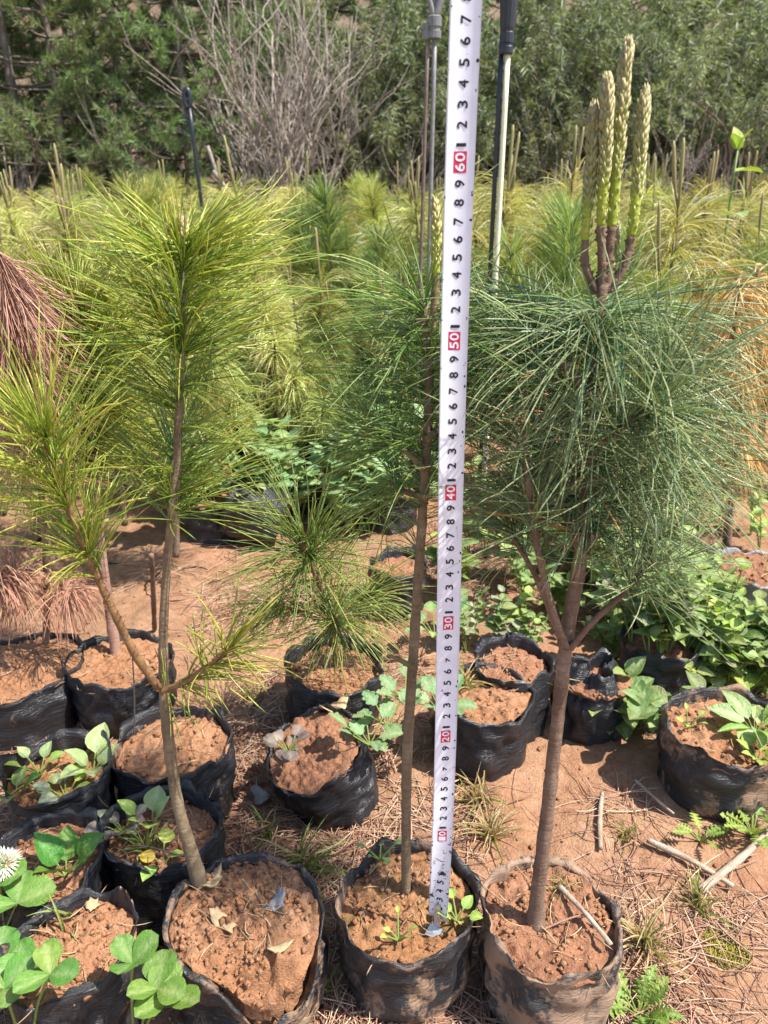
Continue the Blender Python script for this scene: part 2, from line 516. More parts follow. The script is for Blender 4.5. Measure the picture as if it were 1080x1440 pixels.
def tube_arrays(path, radii, sides=8, rough=0.0, seed=0, cap=True):
    n = len(path); path = np.asarray(path, float); radii = np.asarray(radii, float)
    tan = norm(np.gradient(path, axis=0))
    ref = np.array([0.0, 1, 0]) if abs(tan[0][1]) < 0.9 else np.array([1.0, 0, 0])
    V = []
    for k in range(n):
        s1 = norm(np.cross(tan[k], ref)); s2 = np.cross(tan[k], s1)
        ref = np.cross(s1, tan[k])
        for j in range(sides):
            a = 2 * math.pi * j / sides
            V.append(path[k] + (s1 * math.cos(a) + s2 * math.sin(a)) * radii[k])
    V = np.array(V)
    if rough:
        rr = np.repeat(radii, sides)
        ctr = np.repeat(path, sides, axis=0)
        nn = fbm(V * np.array([160, 160, 260.]), 2, seed)
        V = ctr + (V - ctr) * (1 + rough * nn)[:, None]
    F = []
    for k in range(n - 1):
        for j in range(sides):
            F.append((k * sides + j, k * sides + (j + 1) % sides, (k + 1) * sides + (j + 1) % sides, (k + 1) * sides + j))
    if cap:
        F.append(tuple(range(sides - 1, -1, -1))); F.append(tuple((n - 1) * sides + j for j in range(sides)))
    return V, F

def tube(name, pts, r0, r1, mat, parent=None, sides=8, n=24, rough=0.0, seed=0, mb=None, col=None, radii=None):
    path = catmull(pts, n)
    rad = np.interp(np.linspace(0, 1, n), np.linspace(0, 1, len(radii)), radii) if radii is not None else np.linspace(r0, r1, n)
    V, F = tube_arrays(path, rad, sides, rough, seed)
    b = mb or MB()
    b.add(V, F, col)
    return b if mb else b.build(name, mat, parent)

def rot_about(axis, ang):
    return np.array(Matrix.Rotation(ang, 3, Vector(axis)))

def brush(path, t0, t1, n, ang, L, droop, rad, pal, nper=4, spread=0.16, up=0.0, tipcol=None, bend=0.25, close=0.35):
    """fascicles of needles growing all round a stem; ang in degrees from the stem axis (lo, hi), at t0 -> t1"""
    rng = RNG
    m = len(path)
    tan = norm(np.gradient(path, axis=0))
    t = t0 + (t1 - t0) * rng.random(n)
    x = t * (m - 1); i = np.minimum(x.astype(int), m - 2); f = (x - i)[:, None]
    p = path[i] * (1 - f) + path[i + 1] * f
    ax = norm(tan[i] * (1 - f) + tan[i + 1] * f)
    rv = norm(rng.normal(size=(n, 3)))
    side = norm(rv - ax * np.sum(rv * ax, 1, keepdims=True))
    tt = (t - t0) / (t1 - t0 + 1e-9)
    a = np.radians(ang[0] + (ang[1] - ang[0]) * rng.random(n) * 1.0)
    a = a * (1.0 - close * tt ** 3)
    d = ax * np.cos(a)[:, None] + side * np.sin(a)[:, None] + np.array([0, 0, up])
    base = np.repeat(p, nper, 0); D = np.repeat(norm(d), nper, 0)
    D = norm(D + rng.normal(size=D.shape) * spread)
    N = len(base)
    Ls = np.repeat(L[0] + (L[1] - L[0]) * rng.random(n), nper) * (0.85 + 0.3 * rng.random(N))
    dr = np.repeat(droop[0] + (droop[1] - droop[0]) * rng.random(n), nper) * (0.7 + 0.6 * rng.random(N))
    bd = np.repeat(rng.normal(size=(n, 3)) * bend, nper, 0) + rng.normal(size=(N, 3)) * bend * 0.4
    pal = np.array(pal, float)
    k = rng.random((N, 1)) * (len(pal) - 1); ki = np.minimum(k.astype(int)[:, 0], len(pal) - 2); kf = k - ki[:, None]
    kk = np.repeat(rng.random(n), nper)[:, None] * 0.5
    c0 = pal[ki] * (1 - kf) + pal[ki + 1] * kf
    c0 = c0 * (0.8 + 0.4 * rng.random((N, 1)))
    if tipcol is None:
        c1 = c0 * 1.12
    else:
        w = rng.random((N, 1)) * 0.9
        c1 = c0 * (1 - w) + np.array(tipcol) * w
    return base, D, Ls, np.full(N, rad) * (0.8 + 0.4 * rng.random(N)), dr, bd, c0, c1

def stubs(mb, path, radii, n, length, col=None, t0=0.0, t1=1.0, rr=0.0011):
    """short leaf scars standing out of a bare stem"""
    m = len(path); tan = norm(np.gradient(path, axis=0))
    for k in range(n):
        t = t0 + (t1 - t0) * (k + random.random()) / n
        i = min(int(t * (m - 1)), m - 2)
        ax = tan[i]; rv = norm(RNG.normal(size=3)); sd = norm(rv - ax * np.dot(rv, ax))
        r = np.interp(t, np.linspace(0, 1, len(radii)), radii)
        b = path[i] + sd * r * 0.8; tip = path[i] + sd * (r + length) + ax * length * 0.9
        s2 = np.cross(ax, sd)
        V = [b + s2 * rr, b - s2 * rr, b + ax * rr * 2.2, b - ax * rr * 1.2, tip]
        mb.add(V, [(0, 2, 4), (2, 1, 4), (1, 3, 4), (3, 0, 4)], col)

def copy_tree(o, loc, rz=0.0, s=1.0, label=None, tilt=(0, 0)):
    c = o.copy(); COL.objects.link(c)
    c.location = loc; c.rotation_euler = (tilt[0], tilt[1], rz); c.scale = (s, s, s)
    if label: c['label'] = label
    for ch in list(o.children):
        d = ch.copy(); COL.objects.link(d); d.parent = c
        for g in list(ch.children):
            e = g.copy(); COL.objects.link(e); e.parent = d
    return c

# ------------------------------------------------------------------ ground (one sheet, rising into the slope behind the field)
def hill(y):
    k = np.clip((y - 9.0) / 3.0, 0, 1)
    return np.minimum(0.42 * np.maximum(y - 9.5, 0) * k, 16.0)

def ground_zs(x, y):
    x = np.asarray(x, float); y = np.asarray(y, float)
    p = np.stack([x, y, np.zeros_like(x)], -1)
    near = np.clip((3.0 - y) / 1.2, 0, 1) * np.clip((1.6 - abs(x)) / 0.6, 0, 1)
    z = 0.010 * fbm(p * 3.1, 3, 3) + near * (0.0042 * fbm(p * 22, 3, 11) + 0.0016 * fbm(p * 95, 2, 21))
    return z + hill(y) + 0.25 * fbm(p * 0.35, 3, 5) * np.clip((y - 10) / 6, 0, 1)

def gz(x, y):
    return float(ground_zs(np.array([x]), np.array([y]))[0])

def axis(lo, a, b, hi, step, grow=1.16):
    v = list(np.arange(a, b + step / 2, step))
    s = step; x = b
    while x < hi:
        s *= grow; x += s; v.append(x)
    s = step; x = a
    while x > lo:
        s *= grow; x -= s; v.insert(0, x)
    return np.array(v)
gx = axis(-80, -0.72, 0.72, 80, 0.0085); gy = axis(-6, 0.36, 1.7, 110, 0.0085)
X, Y = np.meshgrid(gx, gy)
Z = ground_zs(X, Y)
nx, ny = len(gx), len(gy)
idx = np.arange(nx * ny).reshape(ny, nx)
F4 = np.stack([idx[:-1, :-1], idx[:-1, 1:], idx[1:, 1:], idx[1:, :-1]], -1).reshape(-1, 4)
gme = raw_mesh('ground', np.stack([X, Y, Z], -1).reshape(-1, 3), F4, np.zeros((0, 3), int), np.ones((nx * ny, 3)), M['ground'])
ground = link('ground', gme); tag(ground, kind='structure')

# ------------------------------------------------------------------ grow bags
BAGS = []
SOILS = []

def soil_z(i, x, y):
    cx, cy, g, r, hs, lump, seed, tear = SOILS[i]
    P = np.stack([x - cx, y - cy, np.zeros_like(x)], -1)
    t = np.hypot(P[:, 0], P[:, 1]) / r
    z = hs + 0.5 * lump * fbm(P * 30 + seed, 2, seed + 6) + 0.0032 * fbm(P * 150 + seed, 3, seed + 7) - 0.003 * t ** 3
    if tear is None: z = np.minimum(z, hs + 0.008)
    else:
        dd = np.abs((np.arctan2(P[:, 1], P[:, 0]) - R(tear[0]) + math.pi) % (2 * math.pi) - math.pi)
        kk = np.clip(1 - dd / R(tear[1]), 0, 1); kk = kk * kk * (3 - 2 * kk)
        z = z - kk * (0.030 * np.clip((t - 0.60) / 0.4, 0, 1) ** 1.3 - 0.020 * np.clip((t - .5) / .3, 0, 1) * fbm(P * 75, 3, seed + 15))
    return z + g

def make_bag(u, v, w, ztop, label, film='film', soil='soil', over=0.010, tear=None, tilt=None, front=0.0, seed=0,
             lump=0.006, squash=0.06, group=None, cat='grow bag', folded=False, loc=None, r=None, taper=0.93, sink=0.0):
    c = Vector(loc) if loc is not None else at_z(u, v, ztop)
    if r is None:
        r = w / 2 / FPX * depth(c)
    g = gz(c.x, c.y) - 0.004
    hs = ztop - g                                   # rim level over the bag's base
    hrim = hs; hs = hs - sink
    root = empty('grow_bag', (c.x, c.y, g), label, cat, group)
    NA, NO, NI = 84, 16, 6
    A = np.linspace(0, 2 * math.pi, NA, endpoint=False)
    ca, sa = np.cos(A), np.sin(A)
    q = np.stack([ca * 1.5 + seed * 3.7, sa * 1.5, np.zeros(NA)], -1)
    shape = 1 + squash * np.cos(2 * (A - seed)) * 0.6 + 0.05 * fbm(q, 2, seed)
    rim = hrim + over + 0.009 * fbm(q * 1.6, 3, seed + 5) + front * np.clip(-sa, 0, 1) ** 2
    if tear is not None:
        ta, tw, tz = tear
        dd = np.abs((A - R(ta) + math.pi) % (2 * math.pi) - math.pi)
        k = np.clip(1 - dd / R(tw), 0, 1); k = k * k * (3 - 2 * k)
        rim = rim * (1 - k) + (tz + 0.012 * fbm(q * 5, 3, seed + 9)) * k
    rows = []
    for i in range(NO):
        t = i / (NO - 1)
        z = rim * t
        zz = z * 62
        fold = 0.0024 * np.sin(zz * 3.0 + 3.5 * fbm(np.stack([ca * 1.8, sa * 1.8, z * 16], -1), 2, seed + 2) * 2.0)
        pn = np.stack([ca * 2.4 + seed, sa * 2.4, z * 34], -1)
        rr = r * (taper + (1 - taper) * t ** 0.7) * shape + fold * (0.4 + 0.6 * np.sin(math.pi * t)) + 0.0042 * fbm(pn, 3, seed + 3)
        if t > 0.9:
            rr = rr + (t - 0.9) * 10 * (0.0022 * fbm(q * 2.3, 2, seed + 8) + 0.0012)
        if folded:
            rr = rr * (1 - 0.75 * max(0, t - 0.55) / 0.45 * (0.7 + 0.3 * np.sin(A * 3 + seed)))
        rows.append(np.stack([ca * rr, sa * rr, z], -1))
    top = rows[-1]
    inner_low = np.minimum(rim - 0.004, hs - 0.012)
    for i in range(NI):
        t = (i + 1) / NI
        z = rim + (inner_low - rim) * t
        rr = np.linalg.norm(top[:, :2], axis=1) - 0.0014 - 0.003 * t + 0.0016 * fbm(np.stack([ca * 2.6, sa * 2.6, z * 40], -1), 2, seed + 4)
        rr = np.minimum(rr, r * shape - 0.0012) if not folded else rr
        rows.append(np.stack([ca * rr, sa * rr, z + (0.0008 if i == 0 else 0)], -1))
    V = np.concatenate(rows); nr = len(rows)
    I = np.arange(nr * NA).reshape(nr, NA)
    F = np.stack([I[:-1], np.roll(I[:-1], -1, 1), np.roll(I[1:], -1, 1), I[1:]], -1).reshape(-1, 4)
    me = raw_mesh('film', V, F, np.zeros((0, 3), int), np.ones((len(V), 3)), M[film])
    link('film', me, root)
    # soil: a lumpy cake that fills the bag
    NR = 34
    srows = []
    ns = 110
    A2 = np.linspace(0, 2 * math.pi, ns, endpoint=False)
    sh2 = np.interp(A2, np.r_[A, 2 * math.pi], np.r_[shape, shape[0]])
    rim2 = np.interp(A2, np.r_[A, 2 * math.pi], np.r_[rim, rim[0]])
    ctr = np.array([[0, 0, hs + 0.004]])
    c2, s2 = np.cos(A2), np.sin(A2)
    for i in range(1, NR + 1):
        t = i / NR
        rr = (r * sh2 - 0.002) * t
        P = np.stack([c2 * rr, s2 * rr, np.zeros(ns)], -1)
        z = hs + 0.5 * lump * fbm(P * 30 + seed, 2, seed + 6) + 0.0032 * fbm(P * 150 + seed, 3, seed + 7) - 0.003 * t ** 3
        # a torn side lets the cake crumble into a slope
        if tear is not None:
            kk = np.interp(A2, np.r_[A, 2 * math.pi], np.r_[k, k[0]])
            z = z - kk * (0.030 * np.clip((t - 0.60) / 0.4, 0, 1) ** 1.3 - 0.020 * np.clip((t - .5) / .3, 0, 1) * fbm(P * 75, 3, seed + 15))
        else:
            z = np.minimum(z, hs + 0.008)
        P[:, 2] = z
        srows.append(P)
    rlast = r * sh2 - 0.002
    for i, tz in enumerate((0.88, 0.74, 0.6, 0.46, 0.32, 0.18, 0.02)):
        P = srows[NR - 1].copy()
        P[:, 2] = P[:, 2] * tz
        if tear is not None:
            kk = np.interp(A2, np.r_[A, 2 * math.pi], np.r_[k, k[0]])
            jit = fbm(np.stack([c2 * 4, s2 * 4, np.full(ns, i * 1.7)], -1) * 2.2, 3, seed + 12)
            f = 0.93 + kk * (-.02 + 0.16 * jit)
        else:
            f = taper - 0.045
        P[:, :2] = np.stack([c2, s2], -1) * (rlast * f - (0.004 if tear is None else 0.001))[:, None]
        srows.append(P)
    V = np.concatenate([ctr] + srows)
    I = np.arange(len(srows) * ns).reshape(len(srows), ns) + 1
    F = np.stack([I[:-1], I[1:], np.roll(I[1:], -1, 1), np.roll(I[:-1], -1, 1)], -1).reshape(-1, 4)
    F3 = np.stack([np.zeros(ns, int), I[0], np.roll(I[0], -1)], -1)
    sme = raw_mesh('soil', V, F, F3, np.ones((len(V), 3)), M[soil])
    link('soil', sme, root)
    if tilt:
        root.rotation_euler = tilt
    BAGS.append((c.x, c.y, r, ztop - sink)); SOILS.append((c.x, c.y, g, r, hs, lump, seed, tear))
    return root, c, r

b_tape = make_bag(572, 1262, 194, 0.094, 'dusty black grow bag with the steel tape hook standing in its mossy soil', 'film_dirty', 'soil_moss', 0.008, seed=1, front=-0.002, sink=.008)
b_right = make_bag(773, 1290, 190, 0.094, 'mud-caked black grow bag of the tall pine with candle shoots', 'film_muddy', 'soil_red', 0.006, seed=2, lump=0.008)
b_torn = make_bag(345, 1288, 208, 0.094, 'torn grow bag spilling soil, with a dry curled leaf on top', 'film_dirty', 'soil', 0.003, tear=(-58, 60, 0.030), seed=3, lump=0.007, squash=0.1)
_root, _c, _r = b_torn
for (a0, a1, za, zb, wd) in [(-8, -70, .082, .030, .020), (-16, -48, .060, .012, .013), (-120, -92, .050, .020, .018)]:
    n_ = 16; V_ = []; F_ = []
    for i_ in range(n_ + 1):
        t_ = i_ / n_; a_ = R(a0 + (a1 - a0) * t_); z_ = za + (zb - za) * t_ + .004 * math.sin(t_ * 9)
        for j_ in range(4):
            k_ = j_ / 3; rr_ = _r * 1.015 + .004 * math.sin(k_ * 5 + t_ * 7) + .003 * k_
            V_.append((rr_ * math.cos(a_), rr_ * math.sin(a_), z_ + wd * (k_ - .5) * (1 - .7 * t_ ** 3) + .002 * math.sin(t_ * 23 + j_)))
    for i_ in range(n_):
        for j_ in range(3):
            F_.append((i_ * 4 + j_, i_ * 4 + j_ + 1, i_ * 4 + 5 + j_, i_ * 4 + 4 + j_))
    MB().add(V_, F_).build('torn_strip', M['film_dirty'], _root)
b_ll = make_bag(106, 1335, 170, 0.094, 'black grow bag of bare cracked soil behind the clover leaves', 'film', 'soil', 0.010, seed=4, squash=0.14)
b_5 = make_bag(70, 1213, 156, 0.090, 'black grow bag beside the white clover head, upright green leaves in it', 'film_clean', 'soil_red', 0.012, seed=5)
b_6 = make_bag(230, 1178, 158, 0.085, 'black grow bag with grey-leaved weeds, beside the torn bag', 'film_clean', 'soil_red', 0.020, seed=6)
b_7 = make_bag(245, 1050, 156, 0.085, 'black grow bag of smooth bare soil behind the leaning pine trunk', 'film', 'soil', 0.010, seed=7)
b_8 = make_bag(85, 1096, 144, 0.080, 'black grow bag overgrown with broad pale weed leaves', 'film_clean', 'soil_moss', 0.022, seed=8)
b_9 = make_bag(168, 932, 142, 0.080, 'black grow bag with a pinkish pine stem rising from bare soil', 'film_clean', 'soil', 0.010, seed=9)
b_10 = make_bag(28, 938, 172, 0.080, 'black grow bag of crumbly soil under the dead reddish pine', 'film_clean', 'soil', 0.003, seed=10)
b_11 = make_bag(472, 1036, 142, 0.078, 'tipped black grow bag with lobed herb and dark rosette on its soil', 'film_clean', 'soil_red', 0.003, seed=11, tilt=(R(10), R(-17), 0))
b_12 = make_bag(470, 944, 136, 0.080, 'black grow bag holding the small bushy pine', 'film', 'soil', 0.014, seed=12)
b_13 = make_bag(678, 978, 140, 0.085, 'black grow bag with dry grass on bare soil, behind the tape', 'film_clean', 'soil', 0.008, seed=13)
b_14 = make_bag(722, 938, 112, 0.084, 'black grow bag pressed behind the dry-grass bag', 'film_clean', 'soil_red', 0.016, seed=14)
b_15 = make_bag(834, 952, 104, 0.075, 'crumpled black grow bag folded shut beside the leafy weeds', 'film_clean', 'soil_red', 0.022, seed=15, folded=True)
b_16 = make_bag(1020, 1032, 170, 0.078, 'wide black grow bag with a broadleaf rosette, casting shade on litter', 'film_dirty', 'soil', 0.018, seed=16, squash=0.03)
b_w = make_bag(1066, 800, 116, 0.082, 'sun-bleached pale grey grow bag standing among the weeds', 'film_grey', 'soil_red', 0.004, seed=17)
b_w2 = make_bag(1010, 790, 76, 0.070, 'small black grow bag against the bleached grey bag', 'film', 'soil_red', 0.010, seed=18)
# fallen bag at the edge of the clearing
pt = at_z(362, 735, 0.05)
b_fall, _, _ = make_bag(0, 0, 0, 0.115, 'fallen black grow bag lying on its side, shining grey', 'film_clean', 'soil', 0.004, seed=19, loc=(pt.x + 0.055, pt.y, 0.115), r=0.062)
b_fall.location.z = 0.052
b_fall.rotation_euler = (R(-30), R(-70), R(25))
# dark bags further back at the edge of the field
for k, (u, v, w, lab) in enumerate([
        (452, 668, 92, 'black grow bag in shade behind the fallen bag'),
        (545, 690, 90, 'black grow bag at the foot of the leafy weeds behind the middle pine'),
        (398, 628, 80, 'black grow bag with brown dead tuft, at the edge of the crowded rows'),
        (560, 800, 84, 'black grow bag of red soil behind the middle pine trunk'),
        (300, 706, 84, 'black grow bag half hidden by pale weeds near the fallen bag'),
        (930, 905, 108, 'black grow bag buried in leafy green weeds')]):
    make_bag(u, v, w, 0.08, lab, 'film_clean', 'soil_red', 0.012, seed=30 + k)

# ------------------------------------------------------------------ the measured pines in front
def px_path(pts, y0, y1, n=60):
    k = len(pts)
    P = [at_y(u, v, y0 + (y1 - y0) * i / (k - 1)) for i, (u, v) in enumerate(pts)]
    return catmull(P, n)

def stem_part(name, path, radii, mat, parent, root_loc, nst=0, sl=0.002, sides=12, seed=0, t0=0.0, t1=1.0):
    n = len(path)
    rad = np.interp(np.linspace(0, 1, n), np.linspace(0, 1, len(radii)), radii)
    rad = rad * (1 + 0.07 * fbm(np.stack([np.linspace(0, 9, n), np.zeros(n), np.zeros(n)], -1), 3, seed))
    if name == 'trunk': rad = rad * 0.79 * (1 + .10 * np.maximum(0, fbm(np.stack([np.linspace(0, 31, n), np.zeros(n), np.full(n, 3.)], -1), 2, seed + 70)))
    b = MB(); V, F = tube_arrays(path - root_loc, rad, sides, 0.10, seed); b.add(V, F)
    if nst: stubs(b, path - root_loc, rad, nst, sl, None, t0, t1)
    return b.build(name, mat, parent)

def bud_scales(name, path, rad, n, size, parent, pal, t0=0.0, t1=1.0, tan_tip=(0.50, 0.36, 0.22)):
    """pointed sheaths set spirally on a young shoot"""
    b = MB(); m = len(path); tan = norm(np.gradient(path, axis=0))
    for k in range(n):
        t = t0 + (t1 - t0) * k / n
        i = min(int(t * (m - 1)), m - 2)
        ax = tan[i]; ref = norm(np.cross(ax, [0.3, 1, 0.1])); s2 = np.cross(ax, ref)
        a = k * 2.39996 + random.uniform(-.2, .2)
        sd = ref * math.cos(a) + s2 * math.sin(a); tg = np.cross(ax, sd)
        r = np.interp(t, np.linspace(0, 1, len(rad)), rad)
        L = size * (0.75 + 0.5 * random.random()) * (0.8 + 0.5 * t) * (1 - .45 * max(0, t - .85) / .15); w = L * 0.26
        out = 0.46 * (1 - 0.45 * t) * (1 - .9 * max(0, t - .85) / .15) + random.uniform(-.06, .10)
        p0 = path[i] + sd * r * 0.75
        d = norm(ax + sd * out)
        nrm_ = norm(np.cross(tg, d))
        mid = p0 + d * L * 0.45
        V = [p0 - tg * w * .6, p0 + tg * w * .6, mid + tg * w * .8 - nrm_ * w * .2, mid - tg * w * .8 - nrm_ * w * .2, mid + nrm_ * w * 0.9, p0 + nrm_ * w * .6, p0 + d * L]
        F = [(0, 5, 4, 3), (5, 1, 2, 4), (3, 4, 6), (4, 2, 6), (2, 3, 6)]
        u = t ** 1.5
        cb = np.array(pal[0]) * (1 - u) + np.array(pal[1]) * u
        ct = np.array(tan_tip) * (0.75 + 0.5 * random.random())
        cm = cb * 0.45 + ct * 0.55
        b.add(V, F, np.array([cb, cb, cm, cm, cm, cb, ct]))
    o = b.build(name, M['sheath'], parent)
    o['kind'] = 'stuff'
    return o

# --- right pine: drooping blue-green needles, four tall candles
rootC = at_z(752, 1303, 0.090)
pC = empty('pine_sapling', rootC, 'tall pine sapling with drooping blue-green needles and four upright candle shoots', 'pine sapling')
RC = np.array(rootC)
trC = px_path([(752, 1306), (758, 1240), (770, 1140), (782, 1030), (792, 940), (799, 880), (812, 810), (821, 740), (829, 620), (836, 520), (845, 425), (850, 400)], rootC.y, 0.515, 110)
stem_part('trunk', trC, [.0102, .0074, .0067, .0064, .0066, .0069, .0072, .0064, .0060, .0052, .0046, .0042, .0046], M['bark_brown'], pC, RC, 0, seed=40, sides=14)
brC = []
for pts, y0, y1, r0, r1 in [
        ([(797, 912), (778, 860), (762, 800), (748, 720), (741, 650), (739, 610)], .482, .47, .0027, .0017),
        ([(790, 900), (768, 845), (748, 800), (730, 770), (712, 740)], .482, .50, .0026, .0014),
        ([(802, 912), (836, 872), (866, 845), (892, 818), (918, 786)], .484, .475, .0026, .0015),
        ([(816, 790), (842, 742), (872, 700), (900, 668), (925, 646)], .488, .52, .0036, .0018),
        ([(818, 780), (800, 730), (778, 690), (760, 668)], .488, .53, .0036, .0018),
        ([(826, 650), (860, 610), (900, 585), (930, 572)], .49, .45, .003, .0016),
        ([(832, 560), (800, 520), (770, 500), (748, 492)], .49, .52, .003, .0016)]:
    p = px_path(pts, y0, y1, 40)
    stem_part('branch', p, [r0, (r0 + r1) / 2, r1], M['bark_brown'], pC, RC, 18, .0012, 8, seed=len(brC) + 41)
    brC.append(p)
palC = [(0.065, 0.165, 0.075), (0.13, 0.27, 0.115), (0.26, 0.39, 0.17), (0.45, 0.54, 0.28)]
tipC = (0.40, 0.43, 0.20)
ns = NeedleSet(RC)
z0 = trC - RC
ns.add(*brush(z0, .83, .905, 88, (66, 104), (.10, .165), (.40, 1.35), .00039, palC, 4, .09, tipcol=tipC, bend=.38, close=0))
ns.add(*brush(z0, .66, .86, 140, (55, 105), (.085, .145), (.1, 1.0), .00039, palC, 4, .14, tipcol=tipC, bend=.55, close=0))
ns.add(*brush(z0, .58, .72, 80, (50, 100), (.06, .10), (.0, .7), .00035, palC[:3], 4, .16, tipcol=tipC, bend=.55, close=0))
for p, n, t0, L in zip(brC, (62, 24, 30, 62, 40, 52, 46), (.45, .6, .55, .3, .4, .3, .3), (.075, .06, .07, .095, .085, .10, .09)):
    ns.add(*brush(p - RC, t0, 1.0, n, (30, 85), (L * .75, L * 1.2), (.0, .7), .00036, palC, 4, .18, tipcol=tipC, bend=.55))
o = link('needles', ns.mesh('needles', M['needle'], 6, 3), pC); o['kind'] = 'stuff'
# a few dry needles caught in the crown
ns = NeedleSet()
ns.add(*brush(z0, .62, .8, 5, (60, 90), (.07, .10), (.2, .6), .0008, [(.30, .13, .05), (.42, .2, .09)], 2, .2, bend=.4))
o = link('dry_needles', ns.mesh('dry_needles', M['dead_needle'], 6, 3), pC); o['kind'] = 'stuff'
top = (850, 405)
for pts, y1, rb, label in [
        ([(838, 412), (824, 375), (823, 330), (829, 260), (835, 190), (837, 148)], .488, .0034, None),
        ([(846, 412), (846, 350), (845, 310), (850, 230), (853, 160), (854, 106)], .480, .0036, None),
        ([(852, 412), (856, 360), (861, 310), (868, 220), (877, 120), (884, 55)], .495, .0040, None),
        ([(857, 410), (878, 372), (889, 325), (897, 250), (903, 180), (908, 124)], .500, .0036, None),
        ([(854, 408), (862, 375), (868, 340), (869, 315)], .505, .0016, None)]:
    rb *= .80
    p = px_path(pts, .515, y1 + .022, 60)
    big = len(pts) > 4
    nb = 22 if big else 10
    sh = stem_part('candle_base', p[:nb + 1], [rb * 1.0, rb * .88], M['bark_brown'], pC, RC, 30 if big else 6, .0016, 9, seed=60)
    cd = stem_part('candle_shoot', p[nb:], [rb, rb * 1.02, rb * .95, rb * .85, rb * .7, rb * .15], M['bark_green'], pC, RC, 0, .001, 9, seed=61)
    q = p[nb:] - RC
    bud_scales('bud_scales', q, [rb, rb, rb * .95, rb * .8], 22 if big else 14, .0048, cd, [(.24, .29, .04), (.30, .33, .06)], 0.05, .30, (.46, .46, .18))
    bud_scales('bud_scales', q, [rb, rb, rb, rb * .95, rb * .9, rb * .55], 170 if big else 30, .0056 if big else .004, cd, [(.24, .29, .045), (.30, .22, .11)], .26, 1.0, (.43, .35, .19))

# --- left pine: stiff yellow-green needles, side branch reaching left
rootA = at_z(284, 1246, 0.088)
pA = empty('pine_sapling', rootA, 'pine sapling with stiff yellow-green needles, trunk leaning out of the torn bag', 'pine sapling')
RA = np.array(rootA)
trA = px_path([(284, 1252), (268, 1195), (250, 1130), (238, 1050), (231, 970), (230, 880), (236, 780), (246, 680), (253, 560), (257, 450), (256, 370), (255, 318)], rootA.y, .535, 110)
stem_part('trunk', trA, [.0100, .0074, .0062, .0056, .0054, .0047, .0044, .0041, .0038, .0034, .0029, .0026, .0022], M['bark_mid'], pA, RA, 46, .0014, 14, seed=44, t0=.42, t1=.7)
brL = px_path([(224, 968), (190, 920), (155, 850), (120, 775), (92, 700), (70, 640), (62, 600)], .512, .455, 60)
stem_part('branch', brL, [.0034, .0029, .0025, .0021, .0017], M['bark_orange'], pA, RA, 40, .0016, 9, seed=45)
brR = px_path([(226, 972), (262, 958), (296, 934), (330, 908)], .515, .50, 30)
stem_part('branch', brR, [.0028, .0024, .0018], M['bark_orange'], pA, RA, 14, .0014, 8, seed=46)
palA = [(0.16, 0.30, 0.04), (0.32, 0.47, 0.06), (0.54, 0.60, 0.10), (0.72, 0.68, 0.19)]
tipA = (0.55, 0.50, 0.10)
ns = NeedleSet(None, .690 - RA[2])
za = trA - RA
ns.add(*brush(za, .88, .965, 48, (40, 84), (.045, .068), (.0, .3), .00039, palA, 4, .10, tipcol=tipA, bend=.14, close=.1))
ns.add(*brush(za, .76, .93, 100, (42, 84), (.065, .108), (.02, .4), .00037, palA, 4, .10, tipcol=tipA, bend=.16, close=.1))
ns.add(*brush(za, .58, .80, 104, (36, 76), (.065, .105), (.02, .35), .00040, [(.10, .20, .03), (.22, .35, .05), (.42, .50, .085)], 4, .10, tipcol=tipA, bend=.16, close=0))
ns.add(*brush(brL - RA, .42, .97, 100, (20, 66), (.050, .092), (-.05, .3), .00040, palA, 4, .10, tipcol=tipA, bend=.16))
ns.add(*brush(brR - RA, .5, 1.0, 30, (25, 85), (.04, .07), (.1, .6), .00055, [(.25, .33, .05), (.42, .42, .08), (.5, .45, .10)], 3, .2, bend=.3))
ns.add(*brush(brR - RA, .0, .5, 12, (25, 85), (.03, .06), (.1, .6), .00050, [(.25, .33, .05), (.42, .42, .08)], 3, .2, bend=.3))
o = link('needles', ns.mesh('needles', M['needle'], 5, 3), pA); o['kind'] = 'stuff'
for du in (-14, 0, 3):
    p = px_path([(255 + du * .5, 335), (255 + du, 308 + abs(du))], .535, .535 + du * .0008, 14)
    cd = stem_part('candle_shoot', p, [.0022, .0024, .0014], M['bark_olive'], pA, RA, 0, sides=8, seed=47)
    bud_scales('bud_scales', p - RA, [.0022, .0024, .0014], 40, .0050, cd, [(.30, .26, .10), (.40, .28, .13)], 0, 1, (.55, .42, .22))

# --- middle pine behind the tape
rootB = at_z(571, 1252, 0.088)
pB = empty('pine_sapling', rootB, 'slim pine sapling standing right behind the measuring tape', 'pine sapling')
RB = np.array(rootB)
trB = px_path([(571, 1258), (571, 1150), (573, 1050), (580, 940), (587, 830), (595, 710), (602, 590), (603, 500), (598, 440), (597, 425)], rootB.y, .545, 100)
stem_part('trunk', trB, [.0062, .0055, .0052, .0052, .0050, .0046, .0042, .0040, .0039, .0034], M['bark_mid'], pB, RB, 30, .0013, 12, seed=48, t0=.45, t1=.95)
p = px_path([(580, 938), (562, 928), (546, 922)], .512, .50, 14)
stem_part('branch', p, [.0026, .0020, .0010], M['bark_olive'], pB, RB, 4, .001, 7, seed=49)
p = px_path([(608, 470), (611, 430), (613, 380)], .53, .532, 24)
stem_part('candle_base', p, [.0026, .0026], M['bark_olive'], pB, RB, 10, .0012, 8, seed=50)
p = px_path([(613, 385), (613, 330), (611, 278)], .532, .532, 30)
cd = stem_part('candle_shoot', p, [.0025, .0028, .0015], M['bark_green'], pB, RB, 0, sides=8, seed=51)
